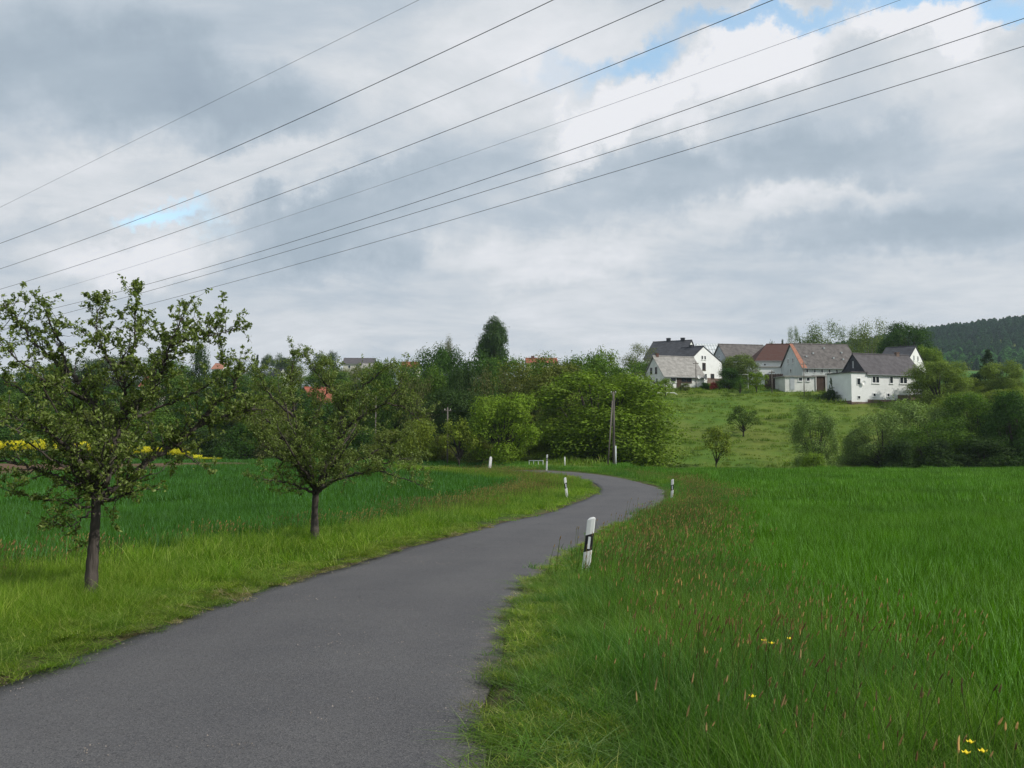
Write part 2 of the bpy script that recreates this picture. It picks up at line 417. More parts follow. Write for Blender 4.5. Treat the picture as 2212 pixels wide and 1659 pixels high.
wn = nt.node('ShaderNodeTexNoise'); wn.inputs['Scale'].default_value = 1.6; wn.inputs['Detail'].default_value = 6; nt.l.new(P, wn.inputs['Vector'])
nt.l.new(wn.outputs['Color'], wp.inputs[1]); nt.l.new(wp.outputs[0], cr.inputs['Vector'])
crack = nt.math('MULTIPLY', nt.rng(cr.outputs['Distance'], .006, .0015), nt.rng(nt.noise(P, .35, 2), .56, .64))
c = nt.mix(nt.math('MULTIPLY', crack, .6), c, (.025, .024, .024, 1))
b = nt.node('ShaderNodeBsdfPrincipled'); nt.l.new(c, b.inputs['Base Color']); b.inputs['Roughness'].default_value = .82
b.inputs['Specular IOR Level'].default_value = .35
bn = nt.node('ShaderNodeBump'); bn.inputs['Distance'].default_value = .006; bn.inputs['Strength'].default_value = .7
nt.l.new(nt.math('ADD', vo.outputs['Distance'], nt.math('MULTIPLY', g2, .8)), bn.inputs['Height']); nt.l.new(bn.outputs[0], b.inputs['Normal'])
nt.l.new(b.outputs[0], out.inputs[0])
tag(link('road', np_mesh('road', np.r_[RV, lo], F, m, {'lateral': ('POINT', np.tile(np.tile(cols, nr), 2))}, smooth=True)), kind='structure')

# ---------------------------------------------------------------- grass and crop patches (sources are kept out of the scene)
src = {}
def blades(n, size, h, w, lean, segs, mat, name, seed, bend=0.5, wind=(0.10, 0.03), clump=0, hpow=1.0, root_h=0.0):
    r = np.random.default_rng(seed)
    if clump:
        c = r.uniform(-size / 2, size / 2, (clump, 2)); k = r.integers(0, clump, n)
        p = c[k] + r.normal(0, size / 14, (n, 2))
    else: p = r.uniform(-size / 2, size / 2, (n, 2))
    H = h[0] + (h[1] - h[0]) * r.random(n) ** hpow; Wd = r.uniform(w[0], w[1], n) / 2
    a = r.uniform(0, 2 * math.pi, n); d = np.stack([np.cos(a), np.sin(a)], 1); side = np.stack([-np.sin(a), np.cos(a)], 1)
    ln = r.uniform(lean[0], lean[1], n)
    Vs = []; 
    for k in range(segs + 1):
        u = k / segs
        off = d * (H * ln * u * (0.4 + bend * u))[:, None] + np.array(wind) * (H * u * u)[:, None]
        zz = root_h + H * u * (1 - 0.22 * ln * u)
        ww = Wd * (1 - u ** 1.6) if k else Wd
        c = p + off
        if k < segs:
            Vs.append(np.c_[c - side * ww[:, None], zz]); Vs.append(np.c_[c + side * ww[:, None], zz])
        else: Vs.append(np.c_[c, zz])
    nv = 2 * segs + 1
    V = np.stack(Vs, 1).reshape(-1, 3); F = []
    b0 = np.arange(n) * nv
    for k in range(segs):
        if k < segs - 1:
            F.append(np.stack([b0 + 2 * k, b0 + 2 * k + 1, b0 + 2 * k + 3], 1)); F.append(np.stack([b0 + 2 * k, b0 + 2 * k + 3, b0 + 2 * k + 2], 1))
        else: F.append(np.stack([b0 + 2 * k, b0 + 2 * k + 1, b0 + 2 * k + 2], 1))
    F = np.stack(F, 1).reshape(-1, 3); tint = np.repeat(r.random(n), len(F) // n)
    return V, F, tint
def merge(*parts):
    V = []; F = []; T = []; n = 0
    for v, f, t in parts: V.append(v); F.append(f + n); T.append(t); n += len(v)
    return np.concatenate(V), np.concatenate(F), np.concatenate(T)
def source(coll, name, parts, mat):
    V, F, T = parts
    me = np_mesh(name, V, F, mat, {'tint': ('FACE', T)})
    o = bpy.data.objects.new(name, me); c = src.setdefault(coll, bpy.data.collections.new(coll + '_kinds')); c.objects.link(o); return o
M_wheat = leafmat('wheat_blade', (.074, .190, .008), trans=.40, var=.55, spec=.10, rough=.5, instancer=True, alt=(.22, .40, .13))  # alt paints some blades pale, in place of bright highlights
M_verge = leafmat('verge_blade', (.125, .225, .018), trans=.45, var=.45, spec=.15, rough=.6, instancer=True, alt=(.34, .40, .12))
M_head = leafmat('seed_head', (.29, .205, .085), trans=.2, var=.5, spec=.1, rough=.8, instancer=True)
M_stalk = leafmat('grass_stalk', (.14, .20, .045), trans=.2, var=.4, spec=.1, rough=.7, instancer=True)
M_meadow = leafmat('meadow_blade', (.130, .210, .030), trans=.35, var=.3, spec=.05, rough=.7, instancer=True, alt=(.22, .24, .07))
M_soil = simple('clod_soil', (.12, .075, .05), .95, .3, 2.0)
M_rape = leafmat('rapeseed', (.05, .11, .02), trans=.25, var=.3, instancer=True)
M_rapef = leafmat('rapeseed_flower', (.60, .56, .03), trans=.3, var=.25, instancer=True)
for s in range(3):
    source('crop_near', f'wheat_tuft_{s}', blades(420, 0.72, (.14, .36), (.006, .011), (.05, .6), 4, M_wheat, '', 20 + s, .8), M_wheat)
    source('crop_mid', f'wheat_mat_{s}', blades(800, 1.5, (.18, .40), (.006, .012), (.05, .55), 2, M_wheat, '', 30 + s, .8), M_wheat)
    source('crop_far', f'wheat_sheet_{s}', blades(900, 3.2, (.22, .42), (.014, .030), (.05, .5), 1, M_wheat, '', 40 + s, .8), M_wheat)
    source('verge_near', f'grass_tuft_{s}', merge(blades(420, 0.62, (.10, .40), (.0025, .0055), (.15, 1.0), 4, M_verge, '', 50 + s, .9, clump=14),
           blades(160, 0.62, (.05, .20), (.003, .007), (.3, 1.3), 3, M_verge, '', 55 + s, 1.0)), M_verge)
    source('verge_mid', f'grass_mat_{s}', blades(420, 1.3, (.10, .42), (.007, .013), (.1, 1.0), 2, M_verge, '', 60 + s, .9, clump=18), M_verge)
    source('short_near', f'short_tuft_{s}', blades(420, 0.5, (.015, .10), (.0025, .006), (.3, 1.6), 3, M_verge, '', 70 + s, 1.0, clump=12), M_verge)
    source('meadow', f'meadow_mat_{s}', blades(130, 2.6, (.10, .42), (.05, .12), (.1, .9), 1, M_meadow, '', 80 + s, .8, clump=16), M_meadow)
def stalks(n, size, h, hl, hr, seed, thick=.0014):
    mats = []
    r = np.random.default_rng(seed); mb = MB(); nstem = 0
    for i in range(n):
        x, y = r.uniform(-size / 2, size / 2, 2); H = r.uniform(*h); L = r.uniform(*hl); a = r.uniform(0, 6.28); ln = r.uniform(.05, .30)
        d = Vector((math.cos(a) * ln + .14, math.sin(a) * ln + .02, 1)).normalized()
        p0 = Vector((x, y, 0)); p1 = p0 + Vector((d.x * .5, d.y * .5, 1)).normalized() * H * .55; p2 = p1 + d * H * .45
        mb.tube([p0, p1, p2], [thick * 1.2, thick, thick], 3, False); mats += [1] * 6
        d2 = (d + Vector((.16, .02, -.02))).normalized()
        mb.tube([p2, p2 + d2 * L * .2, p2 + d2 * L * .7, p2 + d2 * L], [.001, hr, hr * .85, .0006], 4, False); mats += [0] * 12
    mb.mats = mats; return mb
for s in range(3):
    for nm, args in (('stalks_near', (13, .62, (.30, .62), (.032, .058), .0044, 90 + s)), ('stalks_mid', (26, 1.3, (.34, .62), (.05, .08), .0075, 95 + s, .003))):
        sk = stalks(*args); o = sk.mesh(f'{nm}_{s}', M_head); o.materials.append(M_stalk); o.polygons.foreach_set('material_index', np.array(sk.mats, np.int32)); at_ = o.attributes.new('tint', 'FLOAT', 'FACE')
        at_.data.foreach_set('value', np.random.default_rng(s).random(len(o.polygons)).astype(np.float32))
        ob = bpy.data.objects.new(f'{nm}_{s}', o); src.setdefault(nm, bpy.data.collections.new(nm + '_kinds')).objects.link(ob)
# rapeseed plants: stems, leaves and yellow flower heads
def rape(seed):
    V, F, T = blades(90, 1.1, (.5, 1.0), (.05, .10), (.05, .4), 2, None, '', seed)
    V2, F2, T2 = blades(230, 1.1, (.06, .16), (.06, .10), (.2, 1.6), 1, None, '', seed + 1)
    r = np.random.default_rng(seed); k = len(V2) // 3
    V2[:, 2] += np.repeat(r.uniform(.72, 1.12, k), 3)
    me = np_mesh(f'rape_{seed}', np.r_[V, V2], np.r_[F, F2 + len(V)], M_rape, {'tint': ('FACE', np.r_[T, T2])})
    me.materials.append(M_rapef); mi = np.zeros(len(F) + len(F2), np.int32); mi[len(F):] = 1; me.polygons.foreach_set('material_index', mi)
    ob = bpy.data.objects.new(f'rape_{seed}', me); src.setdefault('rape', bpy.data.collections.new('rape_kinds')).objects.link(ob)
for s in (3, 5, 8): rape(s)

def scatter(name, coll, pts, rot, scl, itint, label=None, cat=None, kind='stuff'):
    n = len(pts)
    me = bpy.data.meshes.new(name); me.vertices.add(n); me.vertices.foreach_set('co', np.ascontiguousarray(pts, np.float32).ravel())
    for a, v in (('rot', rot), ('scl', scl), ('itint', itint)):
        q = me.attributes.new(a, 'FLOAT_VECTOR', 'POINT'); q.data.foreach_set('vector', np.ascontiguousarray(v, np.float32).ravel())
    q = me.attributes.new('pick', 'INT', 'POINT'); q.data.foreach_set('value', np.random.default_rng(n).integers(0, 3, n).astype(np.int32))
    me.update()
    o = link(name, me)
    key = 'scatter_' + coll
    g = bpy.data.node_groups.get(key)
    if not g:
        g = bpy.data.node_groups.new(key, 'GeometryNodeTree')
        g.interface.new_socket('Geometry', in_out='INPUT', socket_type='NodeSocketGeometry')
        g.interface.new_socket('Geometry', in_out='OUTPUT', socket_type='NodeSocketGeometry')
        gi = g.nodes.new('NodeGroupInput'); go = g.nodes.new('NodeGroupOutput')
        ip = g.nodes.new('GeometryNodeInstanceOnPoints'); ci = g.nodes.new('GeometryNodeCollectionInfo')
        ci.inputs['Collection'].default_value = src[coll]; ci.inputs['Separate Children'].default_value = True; ci.inputs['Reset Children'].default_value = True
        def na(nm, t):
            k = g.nodes.new('GeometryNodeInputNamedAttribute'); k.data_type = t; k.inputs['Name'].default_value = nm; return k.outputs['Attribute']
        g.links.new(gi.outputs[0], ip.inputs['Points']); g.links.new(ci.outputs[0], ip.inputs['Instance'])
        ip.inputs['Pick Instance'].default_value = True
        g.links.new(na('pick', 'INT'), ip.inputs['Instance Index'])
        er = g.nodes.new('FunctionNodeEulerToRotation'); g.links.new(na('rot', 'FLOAT_VECTOR'), er.inputs[0]); g.links.new(er.outputs[0], ip.inputs['Rotation'])
        g.links.new(na('scl', 'FLOAT_VECTOR'), ip.inputs['Scale']); g.links.new(ip.outputs[0], go.inputs[0])
    md = o.modifiers.new('scatter', 'NODES'); md.node_group = g
    me.materials.append(src[coll].objects[0].data.materials[0])
    tag(o, label, cat, kind=kind); return o
def jgrid(x0, x1, y0, y1, s, seed):
    r = np.random.default_rng(seed)
    X, Y = np.meshgrid(np.arange(x0, x1, s), np.arange(y0, y1, s)); X = X.ravel() + r.uniform(-s * .45, s * .45, X.size); Y = Y.ravel() + r.uniform(-s * .45, s * .45, Y.size)
    keep = (np.abs(X) < 0.66 * Y + 4.5); return X[keep], Y[keep], r
def rots(n, r, tilt=.06): return np.c_[r.normal(0, tilt, n), r.normal(0, tilt, n), r.uniform(-.5, .5, n) + r.integers(0, 2, n) * 3.14159]
def fld(x, y, s, seed): return 0.5 + 0.5 * _n2(x + 3 * np.sin(y * s * .7), y, s, seed)
def tints(x, y, r, a, b, spread=.12, s=0.5):
    f = np.clip(fld(x, y, s, 2.0) + r.normal(0, .18, len(x)), 0, 1)[:, None]
    return (np.array(a) * (1 - f) + np.array(b) * f) * (1 + r.normal(0, spread, len(x)))[:, None]
# crops
for nm, coll, y0, y1, s, hs in (('wheat_crop', 'crop_near', .8, 11, .38, 1.0), ('wheat_crop', 'crop_mid', 11, 34, .95, 1.0), ('wheat_crop', 'crop_far', 34, 95, 2.0, .95)):
    X, Y, r = jgrid(-72, 72, y0, y1, s, int(y0 * 10) + 3)
    o, v, c, so, ro = zones(X, Y); marg = {'crop_near': .1, 'crop_mid': .35, 'crop_far': .8}[coll]
    lim = np.where(o > 0, o - HW - right_band(X, Y), -o - HW - left_band(X, Y))
    k = c & (lim > marg * .5); X, Y = X[k], Y[k]
    n = len(X); sc = r.uniform(.85, 1.12, n); hh = sc * (0.82 + .36 * fld(X, Y, .4, 5))
    left = X < 0
    ti = tints(X, Y, r, (.85, .90, .82), (1.15, 1.10, 1.1))
    ti[left] *= np.array((.66, .76, 1.2))
    for (ax_, ay_), (bx_, by_) in (((14, 92), (70, 36)), ((15.8, 93.2), (71.8, 37.2))):
        L_ = math.hypot(bx_ - ax_, by_ - ay_); dist_ = np.abs((X - ax_) * (by_ - ay_) - (Y - ay_) * (bx_ - ax_)) / L_
        hh = hh * np.where(dist_ < .55, .35, 1.0)
    scatter(nm, coll, np.c_[X, Y, ground(X, Y) - .01], rots(n, r), np.c_[sc, sc, hh * hs], ti,
            {'crop_near': 'tall green young wheat blades beside the grassy verge', 'crop_mid': 'green wheat crop covering both fields',
             'crop_far': 'far part of the green wheat fields running up to the crest'}[coll], 'crop')
# verges
for coll, y0, y1, s in (('verge_near', .5, 13, .30), ('verge_mid', 12.5, 80, .72)):
    X, Y, r = jgrid(-60, 16, y0, y1, s, 91 + int(y0))
    o, v, c, so, ro = zones(X, Y); a = np.abs(o) - HW
    band = np.where(o > 0, right_band(X, Y), left_band(X, Y))
    k = (a > (.16 if coll == 'verge_near' else .45)) & (a < band + .45 * r.random(len(X))); X, Y, a, o = X[k], Y[k], a[k], o[k]
    n = len(X); sc = r.uniform(.85, 1.15, n); hh = np.where(o > 0, .16 + .94 * sstep(a, .25, 1.5) * (1 - .35 * sstep(-Y, -4.5, -2.5)), .20 + .66 * sstep(a, .2, 1.5)) * (0.72 + .5 * fld(X, Y, .9, 3)) * r.uniform(.8, 1.2, n)
    tl = tints(X, Y, r, (.84, .94, .9), (1.24, 1.20, .9), .10, .8); tr = tints(X, Y, r, (.42, .70, 1.0), (.85, .98, .9), .12, .9)
    tr = tr + (np.array((1.25, 1.15, 1.3)) - tr) * (.42 * (1 - sstep(a, .25, .8)))[:, None]
    ti = np.where((o > 0)[:, None], tr, tl)
    scatter('verge_grass', coll, np.c_[X, Y, ground(X, Y) - .01], rots(n, r, .08), np.c_[sc, sc, hh], ti,
            'long uneven green grass on the roadside verges' if coll == 'verge_near' else 'green and yellowish grass on the verges further down the lane', 'grass')
X, Y, r = jgrid(-9, 8, .5, 26, .26, 71); o, v, c, so, ro = zones(X, Y); a = np.abs(o) - HW
k = (a > -.02) & (a < .65); X, Y, a = X[k], Y[k], a[k]; n = len(X); sc = r.uniform(.7, 1.2, n)
scatter('short_grass', 'short_near', np.c_[X, Y, ground(X, Y) + .02], rots(n, r, .1), np.c_[sc, sc, sc * r.uniform(.5, 1.2, n) * (.45 + .55 * sstep(a, 0, .4))],
        tints(X, Y, r, (1.0, .95, 1.0), (1.45, 1.2, 1.3), .15, 2.0) * np.where((a < .08)[:, None], np.array((1.5, 1.0, 3.0)), 1.0), 'short worn grass growing over the asphalt edge', 'grass')
for coll, y0, y1, s in (('stalks_near', .8, 13, .42), ('stalks_mid', 12.5, 66, .85)):
    X, Y, r = jgrid(-20, 16, y0, y1, s, 191 + int(y0))
    o, v, c, so, ro = zones(X, Y); a = np.abs(o) - HW
    band = np.where(o > 0, right_band(X, Y), left_band(X, Y))
    right = (o > 0)
    dens = np.where(right, sstep(a, .5, 1.5) * (.55 + .45 * sstep(fld(X, Y, .7, 1), .3, .6)), sstep(a, 1.3, 2.6) * (.10 + .90 * sstep(Y, 24, 32)) * sstep(fld(X, Y, .6, 1), .15, .5) + .35 * sstep(a, 2.4, 3.6))
    k = (a > .3) & (a < band + .5) & (r.random(len(X)) < dens); X, Y = X[k], Y[k]; n = len(X); sc = r.uniform(.85, 1.1, n)
    scatter('foxtail_grass', coll, np.c_[X, Y, ground(X, Y) - .01], np.c_[rots(n, r, .06)[:, :2], r.uniform(-.5, .5, n)], np.c_[sc, sc, sc * r.uniform(.8, 1.1, n)],
            tints(X, Y, r, (.62, .66, .7), (1.25, 1.1, .95), .2, 1.3), 'brown seed heads of foxtail standing above the verge' if coll == 'stalks_near' else 'purplish brown haze of seed heads on the verges near the bend', 'grass')
# meadow beyond the crest and up the slope
X, Y, r = jgrid(-120, 140, 78, 200, 2.1, 8); o, v, c, so, ro = zones(X, Y)
k = (~c) & (~v) & (~ro) & (~so) & ~((X < 0) & (Y > 106)); X, Y = X[k], Y[k]; n = len(X); sc = r.uniform(.8, 1.3, n)
scatter('meadow_grass', 'meadow', np.c_[X, Y, ground(X, Y) - .02], rots(n, r), np.c_[sc, sc, sc * r.uniform(.5, 1.3, n) * (.5 + fld(X, Y, .25, 2))],
        tints(X, Y, r, (.78, .90, .8), (1.2, 1.08, 1.1), .12, .22), 'rough green meadow grass on the slope below the houses', 'grass')
# rapeseed strip at the far edge of the left field
X, Y, r = jgrid(-90, -20, 86, 99, .75, 12); t = X / Y
k = (t < -.333) & (Y > 91 + 1.5 * np.sin(X * .2)) & (Y < 97); X, Y = X[k], Y[k]; n = len(X); sc = r.uniform(.85, 1.15, n)
hz = (1.0 + .75 * sstep(-X / Y, .333, .55)) * sstep(-X / Y, .328, .38)
hz = np.maximum(hz, .35)
scatter('rapeseed_crop', 'rape', np.c_[X, Y, ground(X, Y) - .02], rots(n, r), np.c_[sc, sc, sc * hz * 1.05], tints(X, Y, r, (.9, .9, .9), (1.15, 1.1, 1)),
        'strip of yellow flowering rapeseed at the far edge of the green field', 'crop')

# ---------------------------------------------------------------- trees
M_bark = simple('bark', (.045, .036, .030), .9, .45, 6.0, bump=.02, bscale=30, streak=True, second=(.10, .085, .075))
M_barkd = simple('dark_bark', (.05, .042, .034), .95, .4, 3.0)
M_birch = simple('birch_bark', (.32, .31, .29), .8, .4, 4.0, second=(.08, .07, .065))
M_leaf = leafmat('tree_leaf', None, trans=.34, var=.50, spec=.12, rough=.6)
M_appleleaf = leafmat('fruit_tree_leaf', (.145, .195, .042), trans=.35, var=.45, spec=.25, rough=.5, alt=(.25, .31, .11))

def leaves_np(centers, normals, size, r, aspect=.6, fold=.18):
    """many small folded leaves: two triangles each"""
    n = len(centers); nrm = normals / np.maximum(np.linalg.norm(normals, axis=1), 1e-6)[:, None]
    t = r.normal(size=(n, 3)); t -= nrm * (t * nrm).sum(1)[:, None]; t /= np.maximum(np.linalg.norm(t, axis=1), 1e-6)[:, None]
    s = np.cross(nrm, t); L = (size * r.uniform(.65, 1.35, n))[:, None]
    a = centers - t * L * .5; c = centers + t * L * .5
    b = centers + s * L * aspect * .5 + nrm * L * fold; d = centers - s * L * aspect * .5 + nrm * L * fold
    V = np.stack([a, b, c, d], 1).reshape(-1, 3); k = np.arange(n) * 4
    F = np.stack([np.stack([k, k + 1, k + 2], 1), np.stack([k, k + 2, k + 3], 1)], 1).reshape(-1, 3)
    return V, F, np.repeat(r.random(n), 2)

def rand_unit(r, n):
    v = r.normal(size=(n, 3)); return v / np.linalg.norm(v, axis=1)[:, None]
def crown_kind(name, seed, nlobes, nleaf, leaf, shape='round', base=.12, lobe=(.16, .30), scatter_=.25, sparse=0.0):
    """unit crown (height 1, width 1) made of lobes of leaves, plus trunk and limbs"""
    r = np.random.default_rng(seed); L = []
    limbs = MB()
    for i in range(nlobes):
        u = r.random(); a = r.uniform(0, 2 * math.pi)
        if shape == 'round': z = base + (1 - base) * (.06 + .86 * u); rad = math.sqrt(max(0, 1 - ((z - (base + 1) * .48) / ((1 - base) * .56)) ** 2)) * .40
        elif shape == 'wide': z = base + (1 - base) * (.08 + .80 * u ** .8); rad = (.46 * math.sqrt(max(0, 1 - ((z - base - .22 * (1 - base)) / (.80 * (1 - base))) ** 2)))
        elif shape == 'egg': z = .06 + .86 * u; rad = .40 * math.sqrt(max(.05, 1 - ((u - .38) / .68) ** 2))
        elif shape == 'top': z = .52 + .42 * u; rad = .20 * math.sqrt(max(.05, 1 - (2 * u - .95) ** 2 * .9))
        elif shape == 'tall': z = base + (1 - base) * (.04 + .88 * u); rad = .40 * math.sqrt(max(0, 1 - (2 * u - .85) ** 2 * .75))
        elif shape == 'cone': z = base + (1 - base) * (.02 + .94 * u); rad = .46 * (1 - u) ** .85
        else: z = base + (1 - base) * (.05 + .8 * u); rad = .42 * math.sqrt(max(0.02, 1 - (u * 1.02) ** 2))
        rr = rad * (r.random() ** .35); c = np.array([math.cos(a) * rr, math.sin(a) * rr, z])
        c += r.normal(0, .02, 3)
        lr = r.uniform(*lobe) * (1.0 if shape != 'cone' else max(.35, 1 - u)) * .62
        L.append((c, lr))
        if i % 2 == 0 and shape != 'cone':
            m_ = np.array([c[0] * .35, c[1] * .35, base * .5 + (c[2] - base * .5) * .45])
            limbs.tube([(0, 0, base * .45 + .25 * (c[2] - base) * r.random()), m_, c * .96 + np.array([0, 0, .02])], [.014, .009, .003], 4, False)
    tot = sum(l[1] ** 2 for l in L); C = []; Nn = []
    for c, lr in L:
        n = max(20, int(nleaf * lr * lr / tot)); d = rand_unit(r, n)
        d[:, 2] = np.where((d[:, 2] < -.5) & (r.random(n) < .6), -d[:, 2], d[:, 2])
        rad = lr * (r.random(n) ** .22) * (1 + scatter_ * r.normal(size=n) * .45)
        bump = 1 + .22 * np.sin(d[:, 0] * 7 + c[0] * 40) * np.cos(d[:, 1] * 6 + c[1] * 30) + .12 * np.sin(d[:, 2] * 12 + seed)
        p = c + d * (rad * bump)[:, None] * np.array([1, 1, .95])
        keep = r.random(n) > sparse; C.append(p[keep]); Nn.append((d * 1.4 + rand_unit(r, n) * .75 + np.array([0, 0, .25]))[keep])
    C = np.concatenate(C); Nn = np.concatenate(Nn)
    k = C[:, 2] > base * .55; C, Nn = C[k], Nn[k]
    V, F, T = leaves_np(C, Nn, leaf, r, .75)
    # keep unit size
    V[:, 2] = V[:, 2] / np.percentile(V[:, 2], 99.6); V[:, :2] /= 2 * np.percentile(np.abs(V[:, :2]), 98.5)
    crown = np_mesh(name + '_crown', V, F, M_leaf, {'tint': ('FACE', T)})
    bark = M_birch if 'birch' in name else M_barkd
    limbs.tube([(0, 0, -.06), (.003, 0, base * .5), (-.004, .004, base + .2), (0, 0, .78)], [.026, .021, .015, .004], 7)
    return crown, limbs.mesh(name + '_trunk', bark, True)
KIND = {
    'birchtop': [crown_kind('birchtop', 26, 40, 9000, .020, 'round', .12, (.16, .28), .5, .05), crown_kind('birchtop2', 27, 36, 8500, .021, 'egg', .12, (.16, .28), .5, .05)],
    'round': [crown_kind('round', 1, 55, 20000, .024, 'round', .10), crown_kind('round2', 2, 58, 20000, .024, 'round', .12, (.14, .27))],
    'big': [crown_kind('big', 3, 95, 40000, .0175, 'egg', .0, (.10, .24)), crown_kind('big2', 4, 90, 36000, .018, 'round', .0, (.11, .24))],
    'tall': [crown_kind('tall', 5, 44, 14000, .023, 'tall', .08, (.16, .28))],
    'birch': [crown_kind('birch', 6, 40, 5200, .022, 'tall', .12, (.14, .26), .5, .1), crown_kind('birch2', 16, 34, 4600, .024, 'tall', .12, (.14, .24), .5, .1)],
    'spruce': [crown_kind('spruce', 7, 90, 8000, .030, 'cone', .03, (.13, .24), .3)],
    'bush': [crown_kind('bush', 8, 40, 12000, .027, 'bush', .0, (.20, .34)), crown_kind('bush2', 18, 44, 12000, .026, 'bush', .0, (.18, .32))],
    'willow': [crown_kind('willow', 9, 70, 22000, .019, 'egg', .03, (.13, .25), .55), crown_kind('willow2', 19, 74, 22000, .019, 'round', .06, (.14, .25), .55)],
    'orchard': [crown_kind('orchard', 10, 30, 3400, .040, 'wide', .26, (.14, .25), .45, .1), crown_kind('orchard2', 20, 26, 3000, .042, 'wide', .30, (.14, .24), .45, .1)],
    'brown': [crown_kind('brown', 11, 44, 5200, .020, 'round', .06, (.16, .28), .6, .15)],
    'lime': [crown_kind('lime', 12, 75, 26000, .021, 'round', .05, (.13, .27))],
    'tower': [crown_kind('tower', 13, 60, 20000, .016, 'top', .10, (.10, .17))],
}
def tree(kind, X, Ytop, wpx, d, col, label, cat='tree', var=0, Ybase=None, group=None, name=None, rot=None, sink=0.0):
    p = at(X, Ytop, d); g = gz(p.x, p.y) if Ybase is None else at(X, Ybase, d).z
    if Ybase is not None: g = min(g, gz(p.x, p.y) + .05) if abs(g - gz(p.x, p.y)) > .6 else gz(p.x, p.y)
    g -= sink; h = max(.5, p.z - g); w = wpx * KD * d * 1.04
    ks = KIND[kind]; cr, tr = ks[var % len(ks)]
    root = empty(name or ('bush' if kind == 'bush' else 'tree'), (p.x, p.y, g), rot if rot is not None else (X * 1.7) % 6.28)
    tag(root, label, cat, group)
    c = link('crown', cr, root); c.scale = (w, w, h); c.color = (col[0] * 1.50, col[1] * 1.45, col[2] * 1.15, 1)
    t = link('trunk', tr, root); tw = min(w, h); t.scale = (w, w, h)
    return root

# loose grit along the asphalt edges
M_grit = leafmat('grit', (.22, .20, .18), trans=0.0, var=.4, spec=.2, rough=.9, instancer=True)
for s_ in range(3):
    r = np.random.default_rng(300 + s_); V = []; Fc = []; n_ = 0
    for k in range(26):
        c = np.array([*r.uniform(-.25, .25, 2), 0]); q = r.uniform(.002, .007); pv = c + np.array([[1, 0, 0], [0, 1, 0], [-1, 0, 0], [0, -1, 0], [0, 0, 1.2]]) * q * r.uniform(.6, 1.3, (5, 3))
        V.append(pv); Fc += [(n_, n_ + 1, n_ + 4), (n_ + 1, n_ + 2, n_ + 4), (n_ + 2, n_ + 3, n_ + 4), (n_ + 3, n_, n_ + 4)]; n_ += 5
    source('grit', f'grit_{s_}', (np.concatenate(V), np.array(Fc), r.random(len(Fc))), M_grit)
X, Y, r = jgrid(-8, 6, 2, 22, .3, 333); o, v, c, so, ro = zones(X, Y); a = np.abs(o) - HW
k = (a < .05) & ((a > -.28) | (r.random(len(X)) < .10)) & (a > -1.75); X, Y = X[k], Y[k]; n = len(X); sc = r.uniform(.7, 1.2, n)
o_ = o[k]; Zr = base_h(X, Y) + .03 * (1 - np.clip(np.abs(o_) / HW, 0, 1) ** 2)
scatter('gravel', 'grit', np.c_[X, Y, Zr], np.c_[np.zeros((n, 2)), r.uniform(0, 6.28, n)], np.c_[sc, sc, sc], tints(X, Y, r, (.8, .8, .85), (1.2, 1.15, 1.1)), 'loose grit scattered on the asphalt, thickest along its edges', 'gravel')
